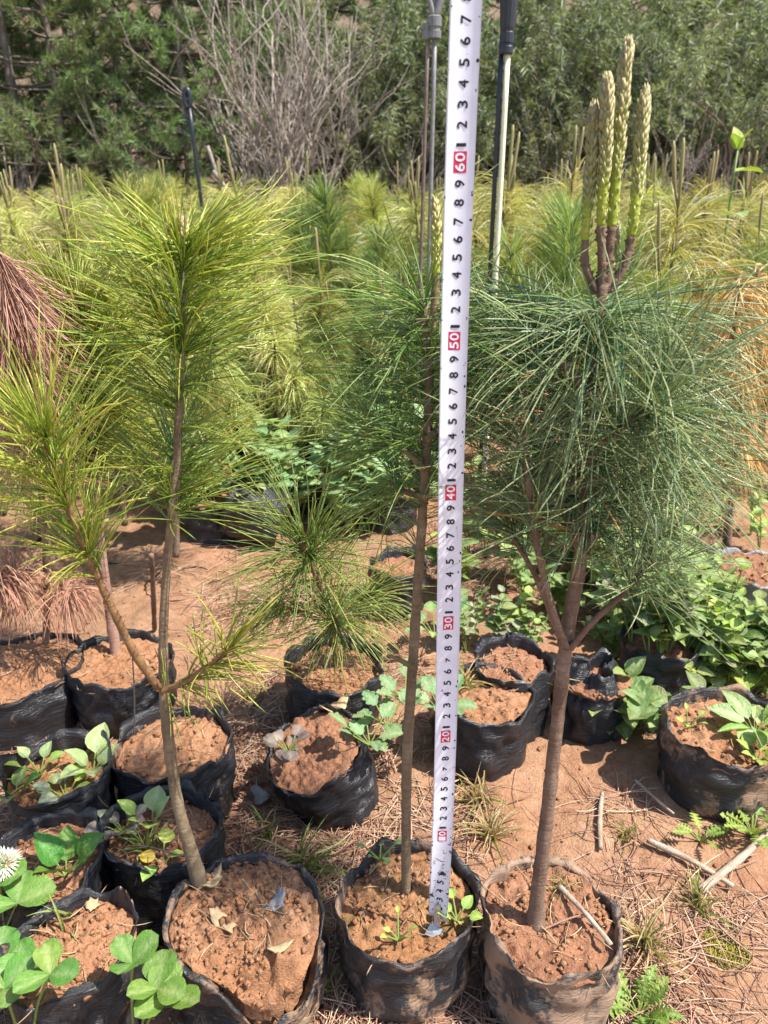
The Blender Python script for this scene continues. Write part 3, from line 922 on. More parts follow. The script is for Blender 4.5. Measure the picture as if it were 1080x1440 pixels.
bud_scales('bud_scales', p - RB, [.0025, .0028, .0015], 90, .0048, cd, [(.34, .33, .06), (.40, .30, .12)], .1, 1, (.58, .47, .22))
palB = [(0.085, 0.20, 0.055), (0.17, 0.34, 0.08), (0.30, 0.45, 0.11), (0.46, 0.53, 0.16)]
ns = NeedleSet(RB); zb = trB - RB
ns.add(*brush(zb, .80, .955, 50, (58, 98), (.075, .125), (.15, 1.1), .00038, palB, 4, .12, tipcol=(.38, .40, .12), bend=.28))
ns.add(*brush(zb, .56, .82, 85, (45, 95), (.06, .10), (.1, .8), .00037, palB[:3], 4, .14, tipcol=(.3, .36, .1), bend=.30))
ns.add(*brush(zb, .44, .58, 16, (45, 85), (.05, .085), (.2, .8), .00037, palB, 3, .2, tipcol=(.3, .36, .1), bend=.35))
for pts, y0, y1, n in [([(598, 660), (566, 630), (540, 612), (520, 604)], .52, .56, 34), ([(600, 620), (640, 580), (668, 560)], .52, .57, 30), ([(600, 700), (566, 690), (548, 676)], .52, .57, 22)]:
    p = px_path(pts, y0, y1, 24)
    stem_part('branch', p, [.0026, .0016], M['bark_olive'], pB, RB, 0, sides=7, seed=52)
    ns.add(*brush(p - RB, .3, 1, n, (25, 80), (.06, .11), (.05, .7), .00039, palB, 4, .16, tipcol=(.3, .36, .1), bend=.3))
o = link('needles', ns.mesh('needles', M['needle'], 6, 3), pB); o['kind'] = 'stuff'

# --- small bushy pine behind
rootD = at_z(474, 938, 0.076)
pD = empty('pine_sapling', rootD, 'small bushy pine sapling with loose sprawling needles and no tall trunk', 'pine sapling')
RD = np.array(rootD)
trD = px_path([(476, 942), (468, 895), (458, 850), (440, 800), (424, 762)], rootD.y, .80, 40)
stem_part('trunk', trD, [.0060, .0054, .0046, .0040, .0030], M['bark_orange'], pD, RD, 22, .0014, 9, seed=53)
palD = [(0.09, 0.18, 0.04), (0.17, 0.28, 0.06), (0.30, 0.38, 0.08), (0.47, 0.46, 0.13)]
ns = NeedleSet(); zd = trD - RD
ns.add(*brush(zd, .80, 1.0, 42, (20, 90), (.08, .14), (.0, .7), .00058, palD[:3], 4, .16, tipcol=(.4, .42, .12), bend=.25))
ns.add(*brush(zd, .25, .80, 36, (40, 95), (.06, .10), (.1, .8), .00055, palD, 4, .2, tipcol=(.4, .42, .12), bend=.3))
for pts, y0, y1, n in [([(466, 900), (470, 880), (474, 866)], .86, .80, 40), ([(460, 870), (500, 850), (520, 838)], .86, .88, 30), ([(464, 880), (420, 860), (390, 850)], .86, .84, 34)]:
    p = px_path(pts, y0, y1, 16)
    stem_part('branch', p, [.0034, .0022], M['bark_orange'], pD, RD, 0, sides=7, seed=54)
    ns.add(*brush(p - RD, .5, 1, n, (30, 110), (.06, .105), (.3, 1.2), .00055, palD, 4, .16, tipcol=(.5, .46, .14), bend=.3))
o = link('needles', ns.mesh('needles', M['needle'], 5, 3), pD); o['kind'] = 'stuff'

# --- pine rising from the bag behind, pinkish stem
rootE = at_z(163, 918, 0.078)
pE = empty('pine_sapling', rootE, 'yellow-green pine sapling with a pinkish bare stem behind the leaning trunk', 'pine sapling')
RE = np.array(rootE)
trE = px_path([(164, 922), (156, 870), (146, 800), (136, 700), (126, 600), (118, 500), (114, 430)], rootE.y, .95, 70)
stem_part('trunk', trE, [.0098, .0088, .0070, .0055, .0045, .0034, .0026], M['bark_pink'], pE, RE, 20, .0014, 10, seed=55)
palE = [(0.16, 0.24, 0.03), (0.30, 0.36, 0.04), (0.46, 0.44, 0.06)]
ns = NeedleSet(); ze = trE - RE
ns.add(*brush(ze, .55, 1.0, 300, (30, 80), (.09, .14), (.1, .6), .0007, palE, 4, .14, tipcol=(.55, .5, .12), bend=.2))
o = link('needles', ns.mesh('needles', M['needle'], 5, 3), pE); o['kind'] = 'stuff'

# --- dead reddish pine at the edge
rootF = at_z(64, 905, 0.076)
pF = empty('dead_pine', rootF, 'dead pine sapling with hanging red-brown needles and a dark thin stem', 'dead pine')
RF = np.array(rootF)
trF = px_path([(64, 912), (66, 840), (62, 740), (50, 620), (34, 520), (14, 430), (-4, 352)], rootF.y, .80, 60)
stem_part('trunk', trF, [.0066, .0058, .0050, .0042, .0034, .0030, .0024], M['bark_brown'], pF, RF, 14, .0014, 9, seed=56)
palF = [(0.26, 0.13, 0.07), (0.44, 0.27, 0.16), (0.62, 0.45, 0.30)]
ns = NeedleSet(); zf = trF - RF
ns.add(*brush(zf, .48, 1.0, 520, (120, 176), (.06, .115), (.3, 1.2), .00042, palF, 4, .22, bend=.4, close=0))
br = px_path([(64, 850), (40, 822), (16, 812), (-6, 816)], rootF.y, .86, 20)
stem_part('branch', br, [.0030, .0018], M['bark_brown'], pF, RF, 0, sides=7, seed=57)
ns.add(*brush(br - RF, .3, 1.0, 80, (50, 100), (.06, .10), (1.5, 3.2), .00055, [(.36, .18, .09), (.52, .31, .17), (.62, .44, .25)], 4, .16, bend=.25))
br = px_path([(65, 848), (84, 826), (102, 836)], rootF.y, .87, 16)
stem_part('branch', br, [.0026, .0016], M['bark_brown'], pF, RF, 0, sides=7, seed=58)
ns.add(*brush(br - RF, .4, 1.0, 34, (40, 100), (.05, .085), (1.4, 3.0), .00055, [(.36, .19, .10), (.54, .35, .20)], 4, .16, bend=.25))
o = link('needles', ns.mesh('needles', M['dead_needle'], 6, 3), pF); o['kind'] = 'stuff'

# ------------------------------------------------------------------ steel measuring tape, hook down in the bag
TX, TY, TZ = 0.0468, 0.474, 0.094
tape = empty('measuring_tape', (TX, TY, TZ), 'white steel measuring tape with black and red numerals standing upright', 'measuring tape')
HW = 0.0084

def tape_frame(s):
    """point and twist of the tape at length s above its hook"""
    x = -0.0036 * (s / .67) + 0.0012 * math.sin(s * 9)
    y = 0.004 * math.sin(s * 4.0) * s
    tw = R(-34) * max(0, 1 - s / 0.13) ** 1.2 + R(3) * math.sin(s * 7) + R(4)
    return np.array([x, y, s]), tw

def tape_pt(s, a, off=0.0):
    """a across (-1..1), off towards the viewer"""
    p, tw = tape_frame(s)
    ux = np.array([math.cos(tw), math.sin(tw), 0]); un = np.array([math.sin(tw), -math.cos(tw), 0])
    bow = 0.0017 * (1 - a * a)
    return p + ux * (a * HW) + un * (-bow * 1.0 + 0.0017 + off)
mb = MB(); na, nsg = 13, 150
SMAX = 1.06
V = []; F = []
for side in (0, 1):
    for i in range(nsg + 1):
        s = 0.006 + (SMAX - 0.006) * i / nsg
        for j in range(na):
            V.append(tape_pt(s, -1 + 2 * j / (na - 1), 0 if side == 0 else -0.0003))
W = (nsg + 1) * na
for i in range(nsg):
    for j in range(na - 1):
        q = (i * na + j, i * na + j + 1, (i + 1) * na + j + 1, (i + 1) * na + j)
        F.append(q); F.append(tuple(W + k for k in q[::-1]))
    for j in (0, na - 1):
        F.append((i * na + j, (i + 1) * na + j, W + (i + 1) * na + j, W + i * na + j))
for i in (0, nsg):
    for j in range(na - 1):
        F.append((i * na + j, W + i * na + j, W + i * na + j + 1, i * na + j + 1))
mb.add(V, F).build('blade', M['tape'], tape)
# hook: riveted plate and bent foot
hk = MB()
def plate(mb, s0, s1, a0, a1, off, th):
    V = [tape_pt(s, a, o) for o in (off, off + th) for (s, a) in ((s0, a0), (s0, a1), (s1, a1 * .8), (s1, a0 * .8))]
    mb.add(V, [(3, 2, 1, 0), (4, 5, 6, 7), (0, 1, 5, 4), (1, 2, 6, 5), (2, 3, 7, 6), (3, 0, 4, 7)])
plate(hk, -0.004, 0.022, -0.45, 0.25, 0.0003, 0.0007)
P = [tape_pt(-0.004, -0.8, 0.0), tape_pt(-0.004, 0.9, 0.0), tape_pt(-0.008, 0.3, 0.009), tape_pt(-0.009, -0.9, 0.008)]
hk.add(P + [p + np.array([0, 0, -0.0008]) for p in P], [(0, 1, 2, 3), (7, 6, 5, 4), (0, 4, 5, 1), (1, 5, 6, 2), (2, 6, 7, 3), (3, 7, 4, 0)])
hook = hk.build('hook', M['steel'], tape, False)
for s in (0.006, 0.012, 0.018):
    rv = MB(); c = tape_pt(s, -0.1, 0.001); th = np.linspace(0, 2 * math.pi, 9)[:-1]
    V = [c + np.array([math.cos(t) * .0013, 0, math.sin(t) * .0013]) for t in th] + [c + np.array([math.cos(t) * .0008, -.0007, math.sin(t) * .0008]) for t in th]
    F = [(k, (k + 1) % 8, 8 + (k + 1) % 8, 8 + k) for k in range(8)] + [tuple(range(8, 16))]
    rv.add(V, F).build('rivet', M['steel'], hook)

def glyphs(text):
    cu = bpy.data.curves.new('numeral', 'FONT'); cu.body = text
    cu.size = 1.0; cu.align_x = 'CENTER'; cu.align_y = 'CENTER'; cu.offset = 0.0
    ob = bpy.data.objects.new('numeral', cu); COL.objects.link(ob)
    bpy.context.view_layer.update()
    me = bpy.data.meshes.new_from_object(ob.evaluated_get(bpy.context.evaluated_depsgraph_get()))
    bpy.data.objects.remove(ob); bpy.data.curves.remove(cu)
    v = np.array([p.co[:] for p in me.vertices]); f = [tuple(p.vertices) for p in me.polygons]
    bpy.data.meshes.remove(me)
    lo, hi = v.min(0), v.max(0)
    v = v - (lo + hi) / 2
    return v, f
GL = {}
def numeral(text, s, size, wid, a0, mat, off, parent, name='numeral'):
    """printed figure, reading upwards along the blade"""
    if text not in GL: GL[text] = glyphs(text)
    v, f = GL[text]
    ext = v.max(0) - v.min(0)
    b = MB()
    for k, (ds, da) in enumerate(((0, 0), (.00016, 0), (-.00016, 0), (0, .022), (0, -.022))):   # thick printed strokes
        V = [tape_pt(s + ds + x / ext[0] * size, a0 + da - y / ext[1] * wid, off + k * .00003) for (x, y, _) in v]
        b.add(V, f)
    return b.build(name, mat, parent, False)
for cm in range(2, 104):
    s = cm * 0.01
    if cm % 10:
        if cm in (8, 9, 7): continue                       # rubbed away
        faded = cm in (17, 27)
        d = str(cm % 10)
        w = 0.62 if not faded else 0.36
        sz = (0.0036 if d != '1' else 0.0015)
        numeral(d, s - 0.002, sz, w, 0.06, M['ink'], 0.00012, tape)
    else:
        q = MB(); V = []; F = []
        n1 = 5
        for i in range(2):
            for j in range(n1):
                V.append(tape_pt(s - 0.0064 + 0.0112 * i, -0.42 + 0.88 * j / (n1 - 1), 0.00010))
        for j in range(n1 - 1):
            F.append((j, j + 1, n1 + j + 1, n1 + j))
        q.add(V, F)
        blk = q.build('red_block', M['red_print'], tape, False)
        t = str(cm)
        numeral(t[0], s - 0.0035, 0.0040, 0.62, 0.02, M['white_print'], 0.00020, blk)
        numeral(t[1], s + 0.0017, 0.0042, 0.62, 0.02, M['white_print'], 0.00020, blk)
        if len(t) > 2: pass
# worn graduation marks and specks along the edges
rr = random.Random(5)
for k in range(46):
    s = 0.03 + 0.66 * rr.random() ; a = rr.choice((-.93, .86, .8, .9)) + rr.uniform(-.05, .05)
    ds, da = rr.uniform(.0003, .0012), rr.uniform(.03, .10)
    if s < .10: ds, da = ds * 1.6, da * 1.8
    b = MB(); ang = np.linspace(0, 2 * math.pi, 8)[:-1]
    V = [tape_pt(s + ds * math.sin(t) * rr.uniform(.6, 1.2), max(-.99, min(.99, a + da * math.cos(t) * rr.uniform(.6, 1.2))), .00014) for t in ang]
    b.add(V, [tuple(range(7))]).build('worn_mark', M['ink'], tape, False)

# ------------------------------------------------------------------ sprinkler stakes
def cyl(name, p0, p1, r0, r1, mat, parent, n=10, sides=10):
    p0, p1 = np.array(p0), np.array(p1)
    path = np.array([p0 + (p1 - p0) * t for t in np.linspace(0, 1, n)])
    V, F = tube_arrays(path, np.linspace(r0, r1, n), sides)
    return MB().add(V, F).build(name, mat, parent)

def revolve(name, p, prof, mat, parent, sides=14):
    V = []; F = []
    for (r, z) in prof:
        for j in range(sides):
            a = 2 * math.pi * j / sides
            V.append((p[0] + r * math.cos(a), p[1] + r * math.sin(a), p[2] + z))
    for i in range(len(prof) - 1):
        for j in range(sides):
            F.append((i * sides + j, i * sides + (j + 1) % sides, (i + 1) * sides + (j + 1) % sides, (i + 1) * sides + j))
    F.append(tuple(range(sides))[::-1]); F.append(tuple((len(prof) - 1) * sides + j for j in range(sides)))
    return MB().add(V, F).build(name, mat, parent, False)

YS = 1.62
q = at_y(714, 75, YS); g0 = gz(q.x, YS)
st = empty('sprinkler_stake', (q.x, YS, g0), 'cream rod sprinkler stake with black hose and black head', 'sprinkler stake', 'sprinkler stakes')
zt = q.z - g0
cyl('rod', (0, 0, -.03), (0, 0, zt + .01), .0052, .0052, M['rod_cream'], st)
cyl('hose', (-.0105, .006, 0.0), (-.0115, .004, zt + .02), .0042, .0046, M['plastic_black'], st)
revolve('collar', (-.003, 0, zt - .002), [(.0115, 0), (.0125, .002), (.0125, .012), (.0118, .013), (.0118, .017), (.0130, .018), (.0130, .034), (.0120, .036)], M['plastic_black'], st)
revolve('sprinkler_head', (-.003, 0, zt + .028), [(.0115, 0), (.0135, .012), (.0165, .06), (.019, .10), (.021, .14), (.015, .15)], M['plastic_black'], st)
q = at_y(607, 44, YS - .02); g0 = gz(q.x, YS)
st = empty('sprinkler_stake', (q.x, YS - .02, g0), 'pair of thin dark rods joined by a grey clip with forked top', 'sprinkler stake', 'sprinkler stakes')
zt = q.z - g0
cyl('rod', (-.020, 0, -.03), (-.006, 0, zt + .01), .0036, .0036, M['rod_rust'], st)
cyl('rod', (.001, 0, -.03), (.006, 0, zt + .01), .0042, .0042, M['rod_grey'], st)
revolve('clip', (.005, 0, zt - .012), [(.009, 0), (.0120, .001), (.0120, .012), (.0108, .013), (.0108, .018), (.0125, .019), (.0125, .034), (.010, .036)], M['plastic_grey'], st)
revolve('clip', (-.009, .002, zt - .014), [(.006, 0), (.008, .002), (.008, .026), (.006, .028)], M['plastic_grey'], st)
cyl('fork', (.005, 0, zt + .018), (-.024, 0, zt + .10), .0055, .0045, M['plastic_grey'], st)
cyl('fork', (.005, 0, zt + .018), (.034, 0, zt + .11), .0070, .0055, M['plastic_grey'], st)
cyl('fork', (.005, .004, zt + .03), (.009, .012, zt + .11), .0050, .0045, M['plastic_grey'], st)
YS = 4.2
a = at_y(283, 280, YS); b = at_y(266, 150, YS); g0 = gz(a.x, YS)
st = empty('sprinkler_stake', (a.x, YS, g0), 'leaning black sprinkler stake with a loop head in front of the forest', 'sprinkler stake', 'sprinkler stakes')
e = (b - Vector((a.x, YS, g0)))
cyl('rod', (.03, 0, -.05), tuple(e), .007, .011, M['plastic_black'], st)
th = np.linspace(0, 2 * math.pi, 17)
loop = np.array([[e.x - .006 + .014 * math.sin(t), 0, e.z + .035 - .04 * math.cos(t)] for t in th])
V, F = tube_arrays(loop, np.full(17, .013), 8); MB().add(V, F).build('head_loop', M['plastic_black'], st)

# ------------------------------------------------------------------ crowded rows of potted pines behind
def field_pine(name, label, pal, tip, hgt, style, candles, group, mat='field_needle', seed=0):
    """a bushy potted pine about 0.6 m tall, built round the origin"""
    root = empty(name, (0, 0, 0), label, 'pine sapling', group)
    rr = random.Random(seed)
    lean = rr.uniform(-.05, .05)
    P = [Vector((0, 0, 0)), Vector((lean * .3, .01, hgt * .35)), Vector((lean * .8, 0, hgt * .7)), Vector((lean, -.01, hgt))]
    path = catmull(P, 40)
    b = MB(); V, F = tube_arrays(path, np.linspace(.0085, .003, 40), 7); b.add(V, F); b.build('trunk', M['bark_brown'], root)
    ns = NeedleSet()
    droop = {'droop': (.9, 2.2), 'stiff': (.1, .6), 'dead': (.6, 1.8)}[style]
    ang = {'droop': (50, 95), 'stiff': (25, 70), 'dead': (100, 165)}[style]
    L = {'droop': (.085, .135), 'stiff': (.08, .12), 'dead': (.09, .14)}[style]
    ns.add(*brush(path, .30, .985, 230, ang, L, droop, .00085, pal, 4, .12, tipcol=tip, bend=.25))
    for k in range(rr.randint(3, 5) if style != 'dead' else 1):
        t = rr.uniform(.35, .75); i = int(t * 39)
        a = rr.uniform(0, 2 * math.pi); l = rr.uniform(.10, .19)
        p0 = Vector(path[i]); p1 = p0 + Vector((math.cos(a) * l * .6, math.sin(a) * l * .6, l * .35)); p2 = p0 + Vector((math.cos(a) * l * .85, math.sin(a) * l * .85, l * .95))
        bp = catmull([p0, p1, p2], 16)
        V, F = tube_arrays(bp, np.linspace(.0042, .0022, 16), 6); MB().add(V, F).build('branch', M['bark_brown'], root)
        ns.add(*brush(bp, .35, 1.0, 70, ang, (L[0] * .85, L[1] * .85), droop, .00085, pal, 4, .14, tipcol=tip, bend=.25))
    o = link('needles', ns.mesh('needles', M[mat], 5, 2), root); o['kind'] = 'stuff'
    for k in range(candles):
        l = rr.uniform(.06, .15); dx, dy = rr.uniform(-.02, .02), rr.uniform(-.02, .02)
        p = Vector(path[-1]); cp = catmull([p, p + Vector((dx * .6, dy * .6, l * .4)), p + Vector((dx, dy, l))], 14)
        b = MB(); V, F = tube_arrays(cp, np.interp(np.linspace(0, 1, 14), [0, .4, .6, .9, 1], [.0030, .0028, .0042, .0038, .0015]), 7)
        cc = np.repeat(np.linspace(0, 1, 14), 7)[:, None]
        b.add(V, F, np.array([.20, .15, .07]) * (1 - cc) + np.array([.36, .30, .13]) * cc)
        b.build('candle_shoot', M['sheath'], root)
    return root
G = 'pines in the crowded rows behind'
YEL = [(0.28, 0.30, 0.085), (0.46, 0.44, 0.14), (0.62, 0.56, 0.23)]
YGR = [(0.19, 0.245, 0.06), (0.33, 0.37, 0.095), (0.50, 0.48, 0.16)]
GRN = [(0.10, 0.18, 0.065), (0.19, 0.28, 0.09), (0.31, 0.38, 0.13)]
protos = [
    field_pine('pine_sapling', 'pale yellow pine sapling with drooping needles in the crowded rows, candle on top', YEL, (.72, .62, .32), .58, 'droop', 2, G, seed=1),
    field_pine('pine_sapling', 'yellow-green pine sapling with drooping needles in the crowded rows, one candle', YGR, (.50, .45, .15), .56, 'droop', 1, G, seed=2),
    field_pine('pine_sapling', 'green pine sapling with drooping needles in the crowded rows', GRN, (.36, .38, .12), .52, 'droop', 1, G, seed=3),
    field_pine('pine_sapling', 'yellow-green pine sapling with stiff spreading needles in the crowded rows', YGR, (.52, .46, .14), .56, 'stiff', 0, G, seed=4),
    field_pine('pine_sapling', 'pale yellow pine sapling in the crowded rows, several tall candles', YEL, (.72, .62, .32), .55, 'droop', 4, G, seed=5),
    field_pine('pine_sapling', 'green pine sapling with stiff needles in the crowded rows', GRN, (.38, .38, .10), .54, 'stiff', 0, G, seed=6),
]
dead_p = field_pine('dead_pine', 'small dead pine with red-brown hanging needles at the edge of the rows', [(.22, .10, .05), (.36, .18, .09), (.46, .28, .15)], None, .42, 'dead', 0, None, 'dead_needle', seed=8)
dead_p['category'] = 'dead pine'
# one shared plain bag for the rows
bagF, _, _ = make_bag(0, 0, 0, 0.085, 'black grow bag in the crowded rows behind, mostly hidden by needles', 'film_clean', 'soil_red', 0.01, seed=77, loc=(0, 30, 0.085), r=0.066, group='grow bags in the crowded rows')
BAGS.pop(); SOILS.pop()
used = [False] * len(protos); bag_used = False
def put(k, x, y, s, rz):
    global bag_used
    g = gz(x, y)
    t = (random.uniform(-.07, .07), random.uniform(-.07, .07))
    if not used[k]:
        o = protos[k]; o.location = (x, y, g + .05); o.rotation_euler = (t[0], t[1], rz); o.scale = (s, s, s); used[k] = True
    else:
        copy_tree(protos[k], (x, y, g + .05), rz, s, tilt=t)
    if y < 3.4:
        if not bag_used:
            bagF.location = (x, y, g - .004); bagF.rotation_euler = (0, 0, rz); bag_used = True
        else:
            copy_tree(bagF, (x, y, g - .004), rz, random.uniform(.92, 1.08))
rf = random.Random(21)
y = 1.22
while y < 6.3:
    step = 0.245 + 0.045 * (y - 1.2)
    half = 0.53 * y + .25
    x = -half + rf.random() * step
    while x < half:
        px = x + rf.uniform(-.05, .05); py = y + rf.uniform(-.06, .06)
        u = 540 + FPX * px / (py * CT + (H - .3) * ST)
        ok = True
        if u < 300: ok = py > 1.22
        elif u < 600: ok = py > 1.9 and not (400 < u < 480 and py < 2.3)
        elif u < 700: ok = py > 1.75
        else: ok = py > 1.42
        if ok:
            wts = [.22, .2, .14, .14, .14, .16] if u < 560 else [.3, .18, .16, .06, .24, .06]
            k = rf.choices(range(6), wts)[0]
            s = rf.uniform(.78, 1.14) if py < 3 else rf.uniform(.84, 1.18)
            if py < 2: s *= .92
            put(k, px, py, s, rf.uniform(0, 6.28))
        x += step * rf.uniform(.85, 1.15)
    y += step * .95
for k in range(44):                                   # low young pines at the front edge of the rows
    u_, y_ = rf.uniform(230, 640), rf.uniform(1.6, 2.45)
    q = at_y(u_, 500, y_)
    put(rf.choice((1, 2, 2, 3, 5, 0)), q.x, y_, rf.uniform(.5, .78), rf.uniform(0, 6.28))
for (u, v, s, lab) in [(402, 628, .55, None), (508, 500, .8, 'dead pine with a dark red tip among the green rows'), (228, 590, .95, 'dead pine with pinkish needles behind the stiff yellow-green pine'),
                       (100, 470, 1.1, 'dead pine with pale orange needles among yellow-green rows'), (300, 660, .6, 'low dead pine with straw needles beside the fallen bag')]:
    q = at_z(u, v, .12)
    if lab is None: dead_p.location = (q.x, q.y, gz(q.x, q.y) + .05); dead_p.scale = (s,) * 3
    else: copy_tree(dead_p, (q.x, q.y, gz(q.x, q.y) + .05), random.random() * 6, s, lab)
# withered golden pine on the right
gp = field_pine('withered_pine', 'withered pine with hanging golden needles beside the drooping blue-green pine', [(.38, .24, .06), (.52, .36, .11), (.60, .45, .17)], None, .50, 'dead', 0, None, 'dead_needle', seed=14)
gp['category'] = 'dead pine'
q = at_y(1062, 470, 1.30)
gp.location = (q.x + .02, 1.30, gz(q.x, 1.30) + .06)

# ------------------------------------------------------------------ forest edge
def grow(mb, p, d, l, r, depth_, rr, tips, up=0.15, split=(2, 4), wob=.35):
    n = 6
    path = [np.array(p)]; dd = np.array(d)
    for k in range(n):
        dd = norm(dd + np.array([rr.gauss(0, 1), rr.gauss(0, 1), rr.gauss(0, 1)]) * wob * .35 + np.array([0, 0, up * .2]))
        path.append(path[-1] + dd * l / n)
    V, F = tube_arrays(np.array(path), np.linspace(r, r * .55, n + 1), 5 if depth_ else 4, cap=False)
    mb.add(V, F)
    if depth_ == 0:
        tips.append((np.array(path), dd)); return
    for k in range(rr.randint(*split)):
        t = rr.uniform(.35, 1.0); i = min(int(t * n), n)
        sd = norm(np.array([rr.gauss(0, 1), rr.gauss(0, 1), rr.gauss(0, .6)]))
        nd_ = norm(dd * .8 + sd * .75 + np.array([0, 0, up]))
        grow(mb, path[i], nd_, l * rr.uniform(.5, .8), r * .55 * (1 - .3 * t) + .001, depth_ - 1, rr, tips, up, split, wob)

def tree(name, label, cat, kind, seed, group):
    rr = random.Random(seed)
    root = empty(name, (0, 0, 0), label, cat, group)
    mb = MB(); ns = NeedleSet()
    if kind == 'pine':
        h = 4.2
        path = catmull([(0, 0, -.1), (rr.uniform(-.1, .1), rr.uniform(-.1, .1), h * .5), (rr.uniform(-.2, .2), 0, h)], 20)
        V, F = tube_arrays(path, np.linspace(.055, .012, 20), 8); mb.add(V, F)
        for w in range(26):
            z = .25 + (h - .4) * w / 26; i = min(int(z / h * 19), 18); l = (1.15 * (1 - z / h) + .25) * rr.uniform(.75, 1.15)
            if z < .7: l *= .7
            for q in range(4):
                a = rr.uniform(0, 6.28)
                p0 = path[i]; p1 = p0 + np.array([math.cos(a), math.sin(a), .12]) * l * .55; p2 = p0 + np.array([math.cos(a), math.sin(a), .32]) * l
                bp = catmull([p0, p1 + np.array([0, 0, -.04]), p2], 12)
                V, F = tube_arrays(bp, np.linspace(.012, .004, 12), 4, cap=False); mb.add(V, F)
                for s_ in range(5):
                    t = rr.uniform(.4, 1.0); j = min(int(t * 11), 10); aa = a + rr.choice((-1, 1)) * rr.uniform(.3, 1.0)
                    ll = l * rr.uniform(.14, .3)
                    sp = catmull([bp[j], bp[j] + np.array([math.cos(aa) * ll, math.sin(aa) * ll, ll * .55])], 6)
                    V, F = tube_arrays(sp, np.linspace(.004, .002, 6), 3, cap=False); mb.add(V, F)
                    ns.add(*brush(sp, .3, 1.0, 30, (30, 85), (.06, .105), (.0, .5), .0021, [(0.10, .165, .06), (.19, .26, .10), (.31, .37, .165)], 2, .25, bend=.2))
        nm = ns.mesh('crown', M['forest_leaf'], 2, 2)
    elif kind == 'feather':
        tips = []
        for k in range(4):
            a = rr.uniform(0, 6.28)
            grow(mb, (rr.uniform(-.12, .12), rr.uniform(-.12, .12), -.1), norm(np.array([math.cos(a) * .25, math.sin(a) * .25, 1.0])), rr.uniform(1.0, 1.5), .026, 3, rr, tips, .22, (3, 4), .3)
        for (tp, dd) in tips:
            ns.add(*brush(tp, .0, 1.0, 46, (35, 95), (.05, .11), (.5, 1.6), .0037, [(0.13, .16, .08), (.22, .25, .13), (.34, .36, .21)], 2, .35, bend=.25))
        nm = ns.mesh('crown', M['forest_leaf'], 3, 2)
    else:   # broadleaf bush
        tips = []
        for k in range(6):
            a = rr.uniform(0, 6.28)
            grow(mb, (rr.uniform(-.15, .15), rr.uniform(-.15, .15), -.1), norm(np.array([math.cos(a) * .55, math.sin(a) * .55, 1.0])), rr.uniform(.6, 1.0), .016, 3, rr, tips, .12, (3, 3), .35)
        for (tp, dd) in tips:
            ns.add(*brush(tp, .0, 1.0, 26, (35, 95), (.035, .07), (.1, .9), .0072, [(0.09, .14, .05), (.17, .22, .08), (.29, .34, .14)], 1, .35, bend=.2))
        nm = ns.mesh('crown', M['forest_leaf'], 3, 2)
    mb.build('trunk', M['bark_forest'], root)
    o = link('crown', nm, root); o['kind'] = 'stuff'
    return root

def bare_shrub(label, seed, n, hgt, group):
    rr = random.Random(seed); root = empty('bare_shrub', (0, 0, 0), label, 'bare shrub', group)
    mb = MB(); tips = []
    for k in range(n):
        a = rr.uniform(0, 6.28)
        b = MB()
        grow(b, (rr.uniform(-.2, .2), rr.uniform(-.12, .12), -.08), norm(np.array([math.cos(a) * .10, math.sin(a) * .10, 1.0])), hgt * rr.uniform(.7, 1.1), rr.uniform(.010, .022), 2, rr, tips, .28, (2, 5), .42)
        b.build('stem', M['bark_bare'], root)
    return root

def scatter(proto, spots, labels=None):
    for k, (x, y, s) in enumerate(spots):
        rz = random.uniform(0, 6.28)
        if k == 0:
            proto.location = (x, y, gz(x, y)); proto.rotation_euler = (0, 0, rz); proto.scale = (s,) * 3
        else:
            copy_tree(proto, (x, y, gz(x, y)), rz, s, labels[k] if labels else None)
GF = 'trees of the forest edge'
tp1 = tree('pine_tree', 'green pine tree of the dense dark stand at the forest edge', 'pine tree', 'pine', 3, GF)
tp2 = tree('pine_tree', 'slim green pine tree of the dense dark stand at the forest edge', 'pine tree', 'pine', 4, GF)
tf1 = tree('feathery_tree', 'grey-green tree with drooping feathery foliage at the forest edge', 'tree', 'feather', 5, GF)
tf2 = tree('feathery_tree', 'tall grey-green feathery tree further up the wooded slope', 'tree', 'feather', 6, GF)
tb1 = tree('leafy_shrub', 'dark green leafy shrub of the undergrowth at the forest edge', 'shrub', 'bush', 7, GF)
scatter(tp1, [(-3.1, 7.2, .95), (-2.35, 7.6, .9), (-1.7, 7.3, .85), (-3.9, 8.0, 1.1), (-1.2, 8.4, 1.0), (-2.8, 8.7, 1.15), (-4.8, 7.6, 1.0), (.3, 9.2, 1.1), (1.6, 9.6, 1.1), (3.2, 9.4, 1.0), (-3.5, 10, 1.2)])
scatter(tp2, [(-2.7, 7.0, .8), (-2.0, 8.1, 1.0), (-3.5, 7.5, .9), (-1.4, 7.7, .8), (-.6, 9.0, 1.05), (4.6, 9.3, 1.1), (-4.3, 8.8, 1.1), (2.4, 10.2, 1.1), (-1.6, 9.6, 1.2)])
scatter(tf1, [(.25, 7.2, .85), (.9, 7.5, .95), (1.5, 7.3, .85), (2.2, 7.6, .9), (2.9, 7.3, .85), (3.6, 7.7, .95), (.55, 8.3, 1.1), (1.9, 8.3, 1.1), (3.1, 8.4, 1.1), (4.3, 7.9, 1.0), (-.35, 7.9, .9)])
scatter(tf2, [(1.2, 8.8, 1.2), (2.5, 9.0, 1.2), (3.8, 9.0, 1.15), (-.1, 8.7, 1.1), (.7, 10.0, 1.2), (-.9, 10.2, 1.2), (2.0, 11.2, 1.2), (3.4, 11.0, 1.2), (5.0, 10.6, 1.2)])
spots = []
rb = random.Random(9)
